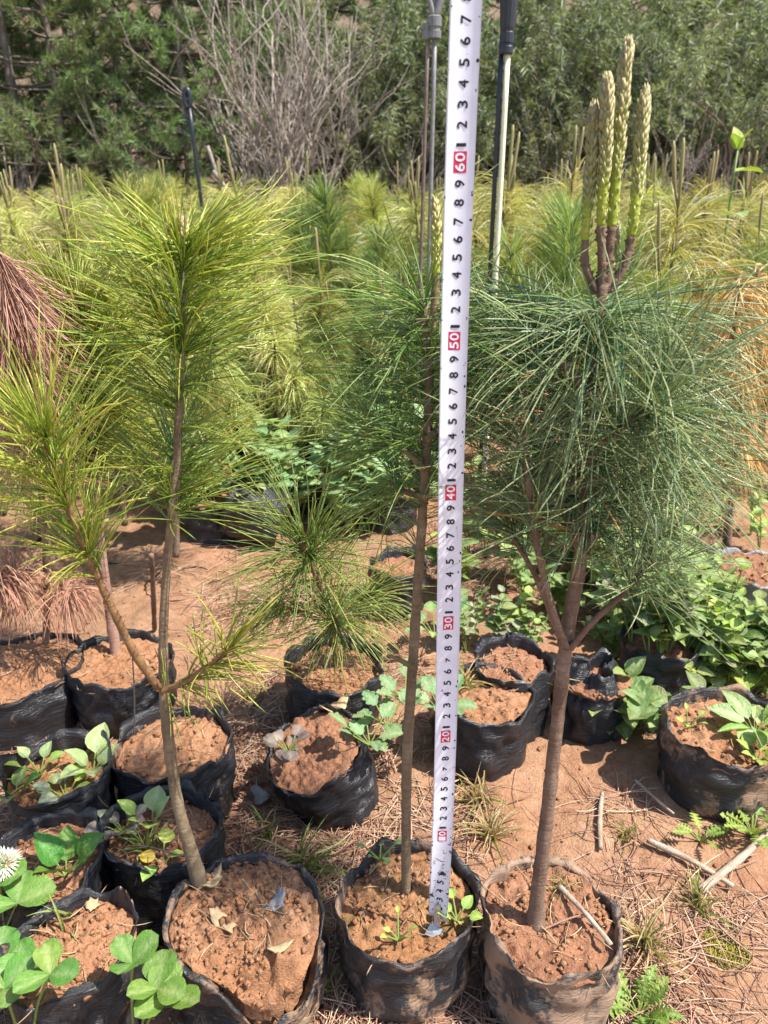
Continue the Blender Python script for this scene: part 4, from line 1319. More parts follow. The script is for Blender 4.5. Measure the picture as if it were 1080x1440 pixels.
for k in range(30):
    spots.append((rb.uniform(-4.6, 4.8), rb.uniform(7.6, 10.5), rb.uniform(.55, .95)))
scatter(tb1, spots)
GB = 'bare shrubs at the forest edge'
s1 = bare_shrub('tall bare shrub of tangled tan stems at the forest edge', 11, 6, 1.5, GB)
s2 = bare_shrub('leafless pale shrub with thin upright stems between green trees', 12, 6, 1.4, GB)
scatter(s1, [(-1.1, 6.75, 1.0), (-.85, 6.9, 1.05), (-.62, 6.7, .9), (-.9, 7.2, 1.1)])
scatter(s2, [(-1.0, 6.6, 1.15), (-.25, 7.0, .9), (1.3, 6.9, .7), (2.3, 7.0, .75), (3.0, 6.9, .7), (.2, 6.8, .6), (-2.2, 6.9, .7), (-3.2, 6.9, .65), (3.5, 7.0, .7), (1.8, 6.85, .6), (2.7, 7.1, .8)])
# pale broken poles leaning at the foot of the bare shrub
for (u0, v0, u1, v1, yy, lab) in [(292, 205, 318, 285, 6.0, 'pale broken branch leaning steeply against the bare shrub'), (300, 240, 330, 280, 5.9, 'short pale branch crossing the steep broken one')]:
    a = at_y(u0, v0, yy); b = at_y(u1, v1, yy); d = (b - a).normalized(); k = (b.z - gz(b.x, yy)) / -d.z
    e = b + d * k
    t = empty('dead_branch', e, lab, 'branch')
    cyl('stem', (0, 0, -.02), tuple(a - e), .017, .012, M['bark_bare'], t)

# ------------------------------------------------------------------ weeds
def leaf_mesh(name, shape, fold=.25, curl=.5, col=(.16, .26, .05), col2=None, n=8, mat=None, wavy=.06, seed=0):
    """unit leaf: base at the origin, length 1 along +Y, upper side +Z"""
    rr = random.Random(seed)
    col = np.array(col); col2 = np.array(col2 if col2 is not None else col * 1.25)
    V = []; C = []
    for i in range(n + 1):
        t = i / n
        if shape == 'ovate': w = .36 * math.sin(math.pi * t ** .72) ** .9
        elif shape == 'round': w = .48 * math.sin(math.pi * min(1, t ** 1.35)) ** .55 if 0 < t < 1 else 0
        elif shape == 'heart': w = .46 * math.sin(math.pi * min(1, t ** 1.15 * .93 + .07)) ** .6
        elif shape == 'lance': w = .17 * math.sin(math.pi * t ** .8) ** .8
        elif shape == 'lobed': w = .42 * math.sin(math.pi * t ** .8) ** .7 * (.62 + .38 * abs(math.cos(t * 3.5 * math.pi)))
        elif shape == 'fern': w = .30 * math.sin(math.pi * t ** .9) ** .7 * (.18 + .82 * abs(math.cos(t * 5.5 * math.pi)) ** 1.5)
        else: w = .05 * (1 - t ** 2)
        w = max(w, .004)
        y = t * (1 - .12 * curl * t); z = -.30 * curl * t * t + .10 * curl * t
        for q in (-1, -.5, 0, .5, 1):
            V.append((q * w, y - .03 * abs(q) * (shape == 'lobed'), z + fold * abs(q) * w + wavy * rr.uniform(-1, 1) * abs(q) * w))
            C.append(col2 if q == 0 else col * (1.0 + .12 * rr.uniform(-1, 1)))
    F = []
    for i in range(n):
        for j in range(4):
            F.append((i * 5 + j, i * 5 + j + 1, (i + 1) * 5 + j + 1, (i + 1) * 5 + j))
    return MB().add(V, F, np.array(C)).mesh(name, mat or M['leaf'])
LEAF = {
    'green': leaf_mesh('leaf', 'ovate', .35, .7, (.19, .27, .085), (.31, .38, .16), seed=1),
    'green2': leaf_mesh('leaf', 'ovate', .2, 1.0, (.27, .36, .11), (.38, .45, .19), seed=2),
    'glossy': leaf_mesh('leaf', 'ovate', .4, .5, (.10, .24, .035), (.17, .33, .07), n=10, seed=3),
    'pale': leaf_mesh('leaf', 'ovate', .3, .7, (.34, .42, .16), (.46, .52, .26), seed=4),
    'greyish': leaf_mesh('leaf', 'ovate', .25, .6, (.31, .34, .20), (.42, .43, .28), seed=5),
    'purple': leaf_mesh('leaf', 'round', .25, .7, (.27, .205, .165), (.36, .30, .25), seed=6),
    'clover': leaf_mesh('leaflet', 'round', .22, .35, (.15, .28, .05), (.27, .38, .12), n=10, seed=7),
    'lance': leaf_mesh('leaf', 'lance', .35, .9, (.22, .33, .05), (.36, .42, .14), seed=8),
    'broad': leaf_mesh('leaf', 'ovate', .3, .8, (.27, .36, .13), (.40, .46, .22), n=10, seed=9),
    'lobed': leaf_mesh('leaf', 'lobed', .15, .6, (.22, .34, .14), (.33, .43, .22), n=14, seed=10),
    'fern': leaf_mesh('leaf', 'fern', .1, .5, (.22, .33, .06), (.34, .42, .12), n=22, seed=11),
    'lime': leaf_mesh('leaf', 'ovate', .25, .6, (.34, .46, .08), (.46, .54, .16), seed=12),
    'yellow': leaf_mesh('leaf', 'ovate', .2, .5, (.52, .40, .05), (.58, .48, .10), seed=13),
    'blade': leaf_mesh('blade', 'blade', .8, 1.4, (.27, .33, .10), (.33, .39, .14), n=8, seed=14),
    'dry': leaf_mesh('blade', 'blade', .8, 1.6, (.50, .40, .22), (.58, .47, .28), n=8, seed=15),
}

rwid = random.Random(3)
def put_leaf(parent, key, pos, yaw, pitch, size, roll=0.0, name=None, wid=1.0):
    wid *= rwid.uniform(.75, 1.1)
    o = link(name or LEAF[key].name.split('.')[0], LEAF[key], parent, pos)
    m = Matrix.Rotation(yaw, 3, 'Z') @ Matrix.Rotation(pitch, 3, 'X') @ Matrix.Rotation(roll, 3, 'Y')
    o.rotation_euler = m.to_euler(); o.scale = (size * wid, size, size)
    return o

def stem_tube(parent, pts, r0, r1, mat='stem_green', name='stem'):
    path = catmull([Vector(p) for p in pts], 9)
    V, F = tube_arrays(path, np.linspace(r0, r1, 9), 6)
    return MB().add(V, F).build(name, M[mat], parent)

def leafy_weed(seed, label, keys, nst=3, hgt=(.05, .12), lsize=(.014, .030), group=None, name='leafy_weed', cat='weed'):
    rr = random.Random(seed)
    root = empty(name, (0, 0, 0), label, cat, group)
    for k in range(nst):
        a = rr.uniform(0, 6.28); h = rr.uniform(*hgt); ln = rr.uniform(.02, .07)
        top = (math.cos(a) * ln, math.sin(a) * ln, h)
        stem_tube(root, [(0, 0, -.01), (top[0] * .4, top[1] * .4, h * .55), top], .0013, .0008)
        m = rr.randint(4, 6); yaw0 = rr.uniform(0, 6.28)
        for i in range(m):
            t = .35 + .65 * (i + 1) / m
            p = (top[0] * t * t, top[1] * t * t, h * t)
            for sgn in (0, math.pi):
                put_leaf(root, rr.choice(keys), p, yaw0 + i * 1.57 + sgn + rr.uniform(-.3, .3), rr.uniform(.0, .6) + (.3 if i == m - 1 else 0), rr.uniform(*lsize) * (1.15 - .4 * abs(t - .6)), rr.uniform(-.3, .3))
    return root

def in_bag(x, y, mrg=0.0):
    for (bx, by, r, z) in BAGS:
        if (x - bx) ** 2 + (y - by) ** 2 < (r + mrg) ** 2: return z
    return None
GW = 'weeds of the dense green patch'
wp = [leafy_weed(1, 'leafy weed with oval green leaves in the dense patch behind the wide bag', ['green', 'green2'], group=GW),
      leafy_weed(2, 'leafy weed with light green oval leaves in the dense patch behind the wide bag', ['green2', 'green2', 'lime'], group=GW),
      leafy_weed(3, 'leafy weed with narrow leaves in the dense patch behind the wide bag', ['lance', 'green'], lsize=(.03, .05), group=GW),
      leafy_weed(4, 'tall leafy weed in the dense patch behind the wide bag', ['green', 'green2'], 4, (.09, .17), group=GW),
      leafy_weed(5, 'leafy weed with dull grey-green leaves in the dense patch behind the wide bag', ['greyish', 'green'], group=GW)]
wu = [False] * 5
rw = random.Random(31)
def put_weed(k, x, y, s):
    z = in_bag(x, y)
    loc = (x, y, (z if z else gz(x, y)))
    if not wu[k]:
        wp[k].location = loc; wp[k].scale = (s,) * 3; wp[k].rotation_euler = (0, 0, rw.uniform(0, 6.28)); wu[k] = True
    else: copy_tree(wp[k], loc, rw.uniform(0, 6.28), s)
n = 0
while n < 100:
    u, v = rw.uniform(852, 1110), rw.uniform(815, 985)
    if v > 960 and u > 930: continue
    if v > 930 and u < 880: continue
    if u > 985 and v < 905: continue
    q = at_z(u, v, .03)
    put_weed(rw.choice((0, 0, 1, 1, 2, 3, 4)), q.x, q.y, rw.uniform(.75, 1.15)); n += 1
for k in range(34):
    u, v = rw.uniform(640, 1080), rw.uniform(700, 850)
    if u > 970 and v > 770: u = rw.uniform(640, 960)
    q = at_z(u, v, .03); put_weed(rw.choice((0, 1, 2, 3)), q.x, q.y, rw.uniform(.8, 1.3))
for k in range(9):
    u, v = rw.uniform(640, 760), rw.uniform(872, 905)
    q = at_z(u, v, .03); put_weed(rw.choice((1, 4)), q.x, q.y, rw.uniform(.6, .9))
GW2 = 'weeds among the bags at the edge of the rows'
we = [leafy_weed(7, 'pale leafy weed among the bags at the edge of the rows', ['pale', 'lobed'], 4, (.07, .14), (.03, .05), GW2),
      leafy_weed(8, 'bushy green weed with small lobed leaves at the edge of the rows', ['lobed', 'lobed', 'green2'], 5, (.08, .18), (.028, .045), GW2)]
first = [True, True]
for k in range(92):
    u, v = rw.choice((rw.choice(((rw.uniform(240, 420), rw.uniform(640, 735)), (rw.uniform(470, 620), rw.uniform(640, 740)))),) + ((rw.uniform(250, 400), rw.uniform(610, 745)), (rw.uniform(480, 600), rw.uniform(600, 720)), (rw.uniform(250, 640), rw.uniform(560, 660))))
    q = at_z(u, v, .04); j = rw.randint(0, 1); s = rw.uniform(.8, 1.4)
    z = in_bag(q.x, q.y); loc = (q.x, q.y, z if z else gz(q.x, q.y))
    if first[j]:
        we[j].location = loc; we[j].scale = (s,) * 3; first[j] = False
    else: copy_tree(we[j], loc, rw.uniform(0, 6.28), s)

def plant_at(name, label, u, v, z, cat='weed'):
    q = at_z(u, v, z)
    return empty(name, q, label, cat), q
rp = random.Random(77)
# clover plants in the near corner
def clover(label, u, v, z, heads, size, cat='clover'):
    t, q = plant_at('clover', label, u, v, z, cat)
    for (du, dv, hz, yaw, tiltx) in heads:
        tip = at_z(u + du, v + dv, z + hz) - q
        stem_tube(t, [(0, 0, -.01), tuple(tip * .5 + Vector((0, 0, .012))), tuple(tip)], .0013, .0011)
        for k in range(3):
            put_leaf(t, 'clover', tip, yaw + k * 2.094 + rp.uniform(-.15, .15), tiltx + rp.uniform(-.1, .25), size * rp.uniform(.9, 1.12), rp.uniform(-.2, .2))
    return t
clover('clover with broad three-part leaves rising in front of the cracked soil', 40, 1500, .03, [(30, -130, .10, .4, .25), (-34, -110, .085, 1.6, .2)], .028)
clover('clover with crowded bright leaflets beside the torn bag', 190, 1490, .02, [(-4, -135, .115, .9, .55), (32, -100, .10, 2.2, .35), (45, -85, .092, .2, .3)], .027)
fl, q = plant_at('clover', 'white clover flower head with green leaves at the near bag', 4, 1300, .06, 'clover')
tip = at_z(8, 1215, .125) - q
stem_tube(fl, [(0, 0, -.02), tuple(tip * .5 + Vector((.004, 0, .01))), tuple(tip)], .0014, .0012)
b = MB()
for k in range(110):
    zc = 1 - 1.7 * k / 110; a = k * 2.39996; rr_ = math.sqrt(max(0, 1 - zc * zc))
    d = np.array([math.cos(a) * rr_, math.sin(a) * rr_, zc]); p0 = np.array(tip) + d * .004; L = .0115 * rp.uniform(.85, 1.15)
    s1 = norm(np.cross(d, [.1, .3, 1])); w = .0012; m_ = p0 + d * L * .6 + np.array([0, 0, .001])
    b.add([p0, m_ + s1 * w, p0 + d * L, m_ - s1 * w], [(0, 1, 2, 3)])
o = b.build('flower_head', M['petal'], fl)
for (du, dv, hz, sz) in [(20, -30, .10, .034), (-14, 60, .07, .034), (40, 60, .07, .030), (-4, -60, .11, .03)]:
    tp = at_z(4 + du, 1300 + dv, .06 + hz * .5) - q
    stem_tube(fl, [(0, 0, -.01), tuple(tp)], .0011, .0009)
    for k in range(3):
        put_leaf(fl, 'clover', tp, k * 2.094 + rp.random(), .35 + rp.uniform(-.2, .2), sz, rp.uniform(-.2, .2))

def rosette(name, label, u, v, z, key, n, size, pitch=(.1, .7), cat='weed', wid=1.0, stem=.012):
    t, q = plant_at(name, label, u, v, z, cat)
    keys = key if isinstance(key, (list, tuple)) else [key]
    for k in range(n):
        yaw = k * 6.283 / n + rp.uniform(-.35, .35)
        d = Vector((-math.sin(yaw), math.cos(yaw), .9)) * stem * rp.uniform(.5, 1.3)
        stem_tube(t, [(0, 0, -.004), tuple(d)], .0011, .0008)
        put_leaf(t, rp.choice(keys), d, yaw, rp.uniform(*pitch), size * rp.uniform(.75, 1.2), rp.uniform(-.3, .3), wid=wid)
    return t
rosette('broadleaf_weed', 'upright glossy green leaves in the bag beside the clover flower', 92, 1228, .090, 'glossy', 5, .034, (.7, 1.2))
rosette('broadleaf_weed', 'small green seedling leaves at the bag edge beside the clover flower', 20, 1120, .075, ['glossy', 'green2'], 4, .028, (.4, 1.0))
rosette('broadleaf_weed', 'weed with two big upright pale leaves behind the leaning pine trunk', 130, 1085, .080, ['pale', 'broad'], 5, .036, (.3, 1.0), wid=1.0)
rosette('broadleaf_weed', 'low weed with grey and yellow-green leaves in the overgrown bag', 92, 1120, .080, ['greyish', 'pale', 'lime'], 9, .020, (.1, .6))
rosette('broadleaf_weed', 'small pale weed at the rim of the overgrown bag', 55, 1085, .080, ['lime', 'pale'], 5, .022, (.3, .9))
rosette('purple_rosette', 'grey-purple rosette of round leaves in the weedy bag', 175, 1170, .085, ['purple', 'greyish', 'purple'], 9, .020, (.2, .8))
rosette('broadleaf_weed', 'weed with narrow upright yellow-green leaves in the weedy bag', 212, 1160, .085, ['lime', 'pale', 'greyish'], 5, .026, (.4, 1.2))
rosette('broadleaf_weed', 'yellowing flat leaves lying on the weedy bag soil', 228, 1215, .087, ['yellow', 'lime', 'pale'], 4, .020, (.0, .2))
rosette('purple_rosette', 'dark grey-purple rosette on the tipped bag', 406, 1056, .082, ['purple', 'purple', 'greyish'], 9, .018, (.1, .7))
for (u, v, lab) in [(545, 1020, 'lobed pale green herb spreading over the tipped bag'), (566, 985, 'lobed pale green herb against the slim middle trunk'), (622, 1000, 'small lobed herb between the tape and the slim trunk'), (520, 1045, 'lobed herb leaf drooping down the tipped bag wall')]:
    rosette('lobed_herb', lab, u, v, .088, 'lobed', 8, .026, (.1, .9), stem=.02)
rosette('lobed_herb', 'small lobed herb behind the tape above the black bag', 612, 895, .05, ['lobed', 'green2'], 9, .030, (.1, .9), stem=.03)
rosette('seedling', 'bright green seedling beside the tape hook', 643, 1292, .094, 'lime', 6, .014, (.2, .9), 'seedling', stem=.010)
rosette('seedling', 'tiny green seedling at the back of the taped bag', 534, 1205, .094, 'green2', 5, .012, (.2, .9), 'seedling')
rosette('seedling', 'tiny pale seedling at the front rim of the taped bag', 560, 1318, .094, 'lime', 5, .008, (.2, .9), 'seedling')
rosette('broadleaf_rosette', 'broadleaf rosette with long pale leaves in the wide bag', 1062, 1030, .080, ['lance', 'broad', 'lance', 'pale'], 12, .044, (.05, .8), wid=.8)
rosette('moss_weed', 'fine yellow-green weed in the wide bag', 1066, 1070, .080, 'lime', 9, .018, (.2, 1.0))
rosette('seedling', 'small yellow seedling in the wide bag, away from the rosette', 968, 1022, .078, 'lime', 5, .012, (.3, 1.0), 'seedling')
rosette('feathery_weed', 'feathery green weed on the ground below the wide bag', 1058, 1172, .004, 'fern', 16, .032, (.2, 1.1))
rosette('feathery_weed', 'feathery green weed beside the mud-caked bag', 898, 1425, .003, 'fern', 18, .030, (.2, 1.1))
rosette('feathery_weed', 'feathery weed at the foot of the wide bag, in its shade', 985, 1180, .004, 'fern', 6, .026, (.1, .7))
for (u, v, lab) in [(870, 1005, 'leafy weed leaning out of the patch beside the crumpled bag'), (905, 1000, 'large-leaved weed beside the crumpled bag')]:
    q = at_z(u, v, .02); o = leafy_weed(int(u), lab, ['green', 'green2'], 3, (.05, .09), (.03, .045)); o.location = (q.x, q.y, gz(q.x, q.y))
# small white-flowered stalk between the bags
t, q = plant_at('flower_stalk', 'thin stalk with tiny white flowers between the black bags', 28, 1022, .0, 'flower')
tip = at_z(38, 985, .055) - q
stem_tube(t, [(0, 0, -.01), tuple(tip * .5 + Vector((-.006, 0, 0))), tuple(tip)], .0009, .0006)
for k in range(7):
    p = tip + Vector((rp.uniform(-.006, .006), rp.uniform(-.006, .006), rp.uniform(-.004, .004)))
    link('blossom', MB().add(np.array([(0, 0, .002), (.002, 0, 0), (0, .002, 0), (-.002, 0, 0), (0, -.002, 0), (0, 0, -.001)]), [(0, 1, 2), (0, 2, 3), (0, 3, 4), (0, 4, 1), (5, 2, 1), (5, 3, 2), (5, 4, 3), (5, 1, 4)]).mesh('blossom', M['petal']), t, p)
# tall yellow-leaved weed rising over the rows
q = at_y(1020, 300, 1.75)
t = empty('tall_weed', (q.x, 1.75, gz(q.x, 1.75)), 'tall weed with bright yellow-green leaves rising above the pine rows', 'weed')
zt = at_y(1022, 208, 1.75).z - gz(q.x, 1.75)
stem_tube(t, [(0, 0, -.01), (.01, 0, zt * .5), (.004, 0, zt)], .004, .0022)
for (yaw, pt_, h_, s_, k_) in [(.3, 1.2, .0, .05, 'lime'), (2.2, 1.0, -.005, .045, 'lime'), (4.4, 1.1, 0, .05, 'lime'), (-1.35, .1, -.045, .075, 'lime'), (1.6, .0, -.10, .09, 'greyish'), (3.2, .2, -.13, .08, 'green2')]:
    put_leaf(t, k_, (.004, 0, zt + h_), yaw, pt_, s_)

# grass tufts
def tuft(label, u, v, z, n, L, dry=.5, spread=1.0, name='grass_tuft', wid=1.0):
    t, q = plant_at(name, label, u, v, z, 'grass')
    if z < .05: t.location.z = gz(q.x, q.y)
    for k in range(int(n * 1.7)):
        a = rp.uniform(0, 6.28)
        put_leaf(t, 'dry' if rp.random() < dry else 'blade', (rp.uniform(-.008, .008) * spread, rp.uniform(-.008, .008) * spread, -.002), a, rp.uniform(.35, 1.5), L * rp.uniform(.5, 1.2), rp.uniform(-.5, .5), wid=wid * .42)
tuft('yellow-green grass tuft between the torn bag and the taped bag', 424, 1205, .01, 26, .075, .25, wid=1.1)
tuft('grass tuft low between the torn bag and the taped bag', 436, 1300, .005, 18, .055, .45)
tuft('grass tuft at the foot of the torn bag', 452, 1400, .002, 20, .06, .5)
tuft('dry brown grass tuft behind the taped bag', 690, 1165, .004, 34, .06, .8)
tuft('dry grass tuft behind the tape, below the black bag', 672, 1120, .004, 26, .055, .75)
tuft('dry grass growing from the bag behind the tape', 655, 965, .085, 26, .05, .6)
tuft('grass tuft in the weedy bag', 205, 1195, .085, 20, .038, .15)
tuft('two broad grass blades on the cracked soil', 96, 1300, .094, 3, .05, .2, wid=2.0)
tuft('grass tuft on the ground left of the tipped bag', 378, 1168, .003, 14, .05, .5)
tuft('grass tuft at the foot of the black bags', 728, 1010, .003, 16, .05, .4)
tuft('grass tuft at the foot of the crumpled bag', 850, 1022, .003, 18, .045, .5)
tuft('straw-coloured grass clump beside the mud-caked bag', 905, 1330, .002, 30, .06, .85)
tuft('straw-coloured grass clump under the pale sticks', 985, 1275, .002, 24, .05, .7)
tuft('dry grass clump by the short upright stick', 880, 1175, .002, 18, .04, .7)
tuft('grass growing at the back of the candle pine bag', 785, 1250, .094, 12, .03, .6)
tuft('sparse grass in front of the small bushy pine', 360, 985, .003, 14, .04, .6)

# ------------------------------------------------------------------ sticks, chips, dry leaves
def stick(label, a, b, r0, r1, mat='stick', name='stick', bow=.004):
    m = (a + b) / 2 + Vector((rp.uniform(-bow, bow), rp.uniform(-bow, bow), rp.uniform(0, bow)))
    c = (a + b) / 2
    path = catmull([a - c, m - c, b - c], 24)
    rad = np.linspace(r0, r1, 24) * (1 + .12 * fbm(np.stack([np.linspace(0, 7, 24)] * 3, -1), 2, int(a.x * 1e4) & 255))
    V, F = tube_arrays(path, rad, 8, .06)
    o = MB().add(V, F).build(name, M[mat]); o.location = c
    return tag(o, label, 'stick')
def on(u, v, z, h):
    p = at_z(u, v, z); p.z = (in_bag(p.x, p.y) or gz(p.x, p.y) + .0035) + h
    return p
stick('pale dry stick lying flat below the wide bag', on(908, 1192, 0, .004), on(1030, 1252, 0, .006), .0036, .0026)
stick('pale forked-over stick crossing the end of another', on(982, 1262, 0, .006), on(1092, 1172, 0, .020), .0046, .0030)
stick('short pale stick lying alone on bare soil', on(846, 1120, 0, .004), on(844, 1198, 0, .004), .0024, .0030)
stick('thin grey stick in the shade of the wide bag', on(892, 1105, 0, .004), on(946, 1152, 0, .005), .0020, .0016)
stick('straw stalk lying on the soil of the candle pine bag', on(786, 1252, .094, .005), on(858, 1338, .094, .008), .0026, .0020)
stick('thin root lying on the soil of the candle pine bag', on(765, 1310, .094, .003), on(835, 1290, .094, .006), .0009, .0007, 'bark_pink')
stick('brown twig leaning beside the upright glossy leaves', on(-20, 1140, .09, .012), on(66, 1200, .09, .002), .0042, .0036, 'bark_pink')
stick('straw lying over the weedy bag', on(190, 1195, .085, .006), on(258, 1215, .085, .010), .0010, .0007, 'bark_pink')
stick('dark stem standing behind the leaning pine trunk', at_y(213, 780, .98), on(218, 890, 0, .0), .0034, .0044, 'bark_brown', 'dry_stalk')
stick('thin grey stalk in front of the pinkish stem bag', at_y(186, 915, .62), on(186, 1075, 0, 0), .0007, .0009, 'rod_grey', 'dry_stalk')

def flake(name, label, cat, u, v, z, size, mat, seed, bend=.4, asp=.7, h=.004):
    rr = random.Random(seed); p = on(u, v, z, h)
    n = 16; V = []; 
    prof = [1 + rr.uniform(-.28, .28) for _ in range(n)]
    for th in (0, -.0012):
        for ring in (.02, .5, 1.0):
            for k in range(n):
                a = 6.283 * k / n; r = size * ring * (prof[k] if ring > .4 else 1)
                x, y = r * math.cos(a), r * math.sin(a) * asp
                V.append((x, y, bend * (x * x - y * y * .5) / size + rr.uniform(-.06, .06) * size * ring + th))
    F = []
    for l in (0, 3 * n):
        for ring in range(2):
            for k in range(n):
                q = (l + ring * n + k, l + (ring + 1) * n + k, l + (ring + 1) * n + (k + 1) % n, l + ring * n + (k + 1) % n)
                F.append(q if l == 0 else q[::-1])
    for k in range(n):
        F.append((2 * n + k, 5 * n + k, 5 * n + (k + 1) % n, 2 * n + (k + 1) % n))
    F.append(tuple(range(n))); F.append(tuple(3 * n + k for k in range(n))[::-1])
    o = MB().add(V, F).build(name, M[mat]); o.location = p; o.rotation_euler = (rr.uniform(-.3, .3), rr.uniform(-.3, .3), rr.uniform(0, 6))
    return tag(o, label, cat)
flake('film_scrap', 'grey scrap of plastic film lying on the torn bag soil', 'scrap', 388, 1272, .094, .0115, 'film_grey', 1, .3)
flake('dry_chip', 'grey upturned chip on brown needle litter', 'chip', 368, 1130, 0, .014, 'stone', 2, .3, h=.010)
flake('dry_leaf', 'curled tan leaf on the torn bag soil', 'dry leaf', 312, 1300, .094, .015, 'dry_leaf', 3, .35, .42, .004)
flake('dry_leaf', 'crumpled tan leaf at the broken edge of the torn bag', 'dry leaf', 395, 1345, .085, .011, 'dry_leaf', 4, .3, .5, .002)
flake('dry_leaf', 'tan leaf at the foot of the leaning pine trunk', 'dry leaf', 300, 1243, .094, .014, 'dry_leaf', 5, .35, .4, .004)
flake('dry_leaf', 'pale dead leaf at the back of the tipped bag', 'dry leaf', 470, 995, .085, .020, 'dry_leaf', 6, .5, .6, .006)
flake('film_scrap', 'folded strip of grey film at the back of the torn bag', 'scrap', 388, 1186, .09, .022, 'film_grey', 7, .6, .35, .006)
flake('pebble', 'small pale pebble on the bare cracked soil', 'pebble', 130, 1275, .094, .006, 'dry_leaf', 8, .0, .9, .003)

# ------------------------------------------------------------------ litter of dry needles, crumbs of soil
rl = np.random.default_rng(12)
N = 38000
x = rl.uniform(-.62, .70, N); y = .34 + 1.2 * rl.random(N) ** 1.25
pn = fbm(np.c_[x * 7, y * 7, np.zeros(N)], 3, 50)
den = .34 + .80 * pn
den += .30 * ((x > .16) & (y < .72)) + .75 * ((x > -.24) & (x < .02) & (y > .5) & (y < .86)) + .3 * (y < .6)
den -= .75 * ((x > .12 + .05 * (y - .6)) & (x < .24) & (y > .56) & (y < .90)) + .45 * ((y > .98) & (x < .1))
den -= .7 * ((x > .30) & (y < .52))
keep = rl.random(N) < den
x, y = x[keep], y[keep]
dist = np.full(len(x), 9.)
for (bx, by, r, z) in BAGS:
    dist = np.minimum(dist, np.hypot(x - bx, y - by) - r)
k2 = dist > -.004
x, y = x[k2], y[k2]; N = len(x)
a = rl.uniform(0, 6.283, N)
base = np.c_[x, y, ground_zs(x, y) + rl.uniform(.0005, .0075, N)]
d = np.c_[np.cos(a), np.sin(a), rl.normal(0, .06, N)]
palT = np.array([(0.30, 0.18, 0.11), (0.47, 0.32, 0.20), (0.60, 0.45, 0.29), (0.42, 0.25, 0.16)])
c0 = palT[rl.integers(0, 4, N)] * rl.uniform(.75, 1.15, (N, 1))
bd = np.c_[rl.normal(0, .55, (N, 2)), rl.normal(0, .04, N)]
o = link('needle_litter', needle_mesh('needle_litter', base, d, rl.uniform(.03, .085, N), rl.uniform(.00040, .00075, N), np.zeros(N), bd, c0, c0 * .9, M['thatch'], 4, 3))
tag(o, 'brown litter of fallen pine needles covering the ground between bags', 'needle litter', None, 'stuff')
# dry needles and rootlets lying on the soil in the bags
B_, D_ = [], []
for bi, (bx, by, r, z) in enumerate(BAGS[:18]):
    if bi == 10: continue
    for k in range(34 if by < .62 else 22):
        aa = rl.uniform(0, 6.28); q = r * .9 * math.sqrt(rl.random()); th = rl.uniform(0, 6.28)
        if SOILS[bi][7] is not None: q *= .6
        B_.append((bx + q * math.cos(aa), by + q * math.sin(aa), float(soil_z(bi, np.array([bx + q * math.cos(aa)]), np.array([by + q * math.sin(aa)]))[0]) + .001 + rl.uniform(0, .003))); D_.append((math.cos(th), math.sin(th), rl.normal(0, .1)))
B_ = np.array(B_); D_ = np.array(D_); n = len(B_)
inward = np.array([[-(p[0]), 0, 0] for p in B_]) * 0
c0 = np.array([(0.50, 0.34, 0.20)]) * rl.uniform(.6, 1.2, (n, 1))
o = link('rootlets', needle_mesh('rootlets', B_, D_, rl.uniform(.012, .036, n), rl.uniform(.0003, .0006, n), np.zeros(n), rl.normal(0, .6, (n, 3)) * np.array([1, 1, .1]), c0, c0, M['thatch'], 5, 3))
tag(o, 'dry needles and fine roots strewn on the bag soils', 'litter', None, 'stuff')

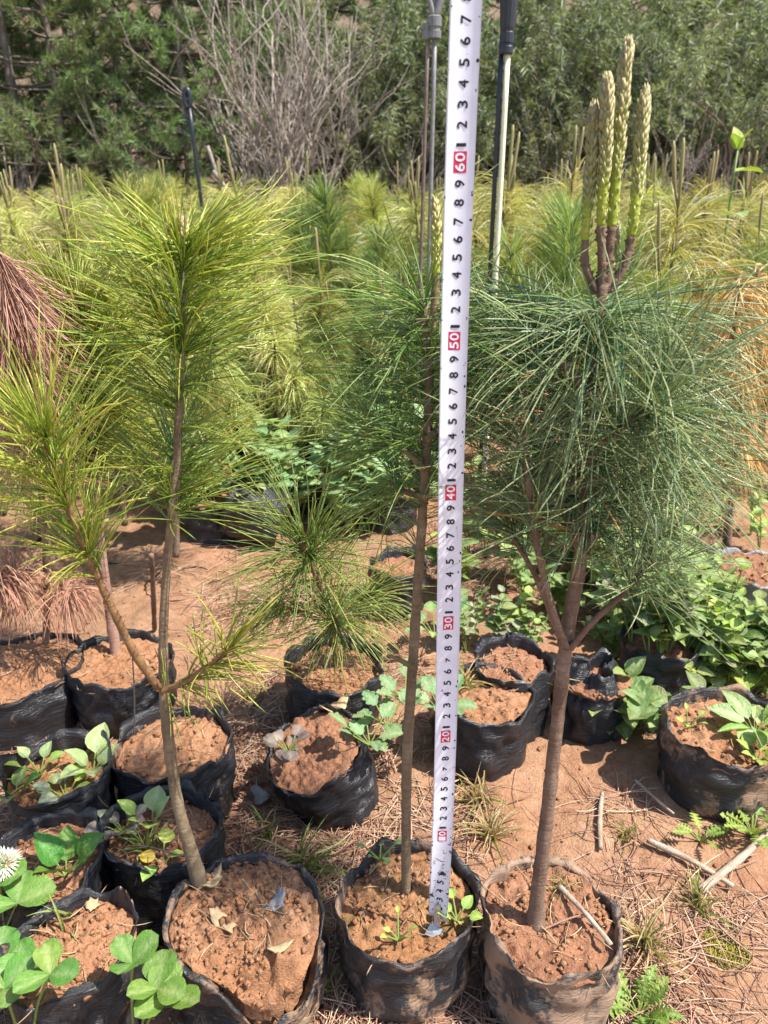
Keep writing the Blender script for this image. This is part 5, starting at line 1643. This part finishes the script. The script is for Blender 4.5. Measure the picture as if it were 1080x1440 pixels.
def crumbs(name, label, P, S, mat):
    n = len(P)
    oct_ = np.array([(1, 0, 0), (0, 1, 0), (-1, 0, 0), (0, -1, 0), (0, 0, .8), (0, 0, -.8)], float)
    V = P[:, None, :] + (oct_[None] * (1 + .45 * rl.uniform(-1, 1, (n, 6, 1))) + .15 * rl.uniform(-1, 1, (n, 6, 3))) * S[:, None, None]
    F = np.array([(0, 1, 4), (1, 2, 4), (2, 3, 4), (3, 0, 4), (1, 0, 5), (2, 1, 5), (3, 2, 5), (0, 3, 5)])
    F = (F[None] + (np.arange(n) * 6)[:, None, None]).reshape(-1, 3)
    me = raw_mesh(name, V.reshape(-1, 3), np.zeros((0, 4), int), F, np.ones((n * 6, 3)), mat, False)
    return tag(link(name, me), label, 'soil', None, 'stuff')
N = 5200
x = rl.uniform(-.62, .70, N); y = .36 + 1.2 * rl.random(N) ** 1.2
dist = np.full(N, 9.)
for (bx, by, r, z) in BAGS: dist = np.minimum(dist, np.hypot(x - bx, y - by) - r)
x, y = x[dist > .002], y[dist > .002]
S = .0007 + .0030 * rl.random(len(x)) ** 4
crumbs('soil_crumbs', 'crumbs of red soil scattered over the ground', np.c_[x, y, ground_zs(x, y) + S * .3], S, M['soil'])
P, S = [], []
for i, (bx, by, r, z) in enumerate(BAGS[:18]):
    m = (900 if SOILS[i][7] is not None else 420) if by < .62 else 200
    aa = rl.uniform(0, 6.28, m); q = r * .93 * np.sqrt(rl.random(m)); s_ = .0006 + .0036 * rl.random(m) ** 4
    xx, yy = bx + q * np.cos(aa), by + q * np.sin(aa)
    if i == 10: continue
    P.append(np.c_[xx, yy, soil_z(i, xx, yy) + s_ * .25]); S.append(s_)
crumbs('soil_clods', 'small clods of soil on the bag tops', np.concatenate(P), np.concatenate(S), M['soil'])
# moss cushion on the ground
q = at_z(1022, 1335, .0)
nm_ = 900
aa = rl.uniform(0, 6.28, nm_); rq = .022 * np.sqrt(rl.random(nm_))
base = np.c_[q.x + rq * np.cos(aa), q.y + rq * np.sin(aa) * 1.1, 0 * aa]; base[:, 2] = ground_zs(base[:, 0], base[:, 1]) - .001
c0 = np.array([(.24, .21, .035)]) * rl.uniform(.6, 1.3, (nm_, 1))
o = link('moss_patch', needle_mesh('moss_patch', base, norm(rl.normal(0, .5, (nm_, 3)) + np.array([0, 0, 1.])), rl.uniform(.003, .007, nm_), np.full(nm_, .0006), np.zeros(nm_), np.zeros((nm_, 3)), c0, c0 * 1.3, M['thatch'], 2, 3))
tag(o, 'olive moss cushion on bare ground near the pale sticks', 'moss', None, 'stuff')
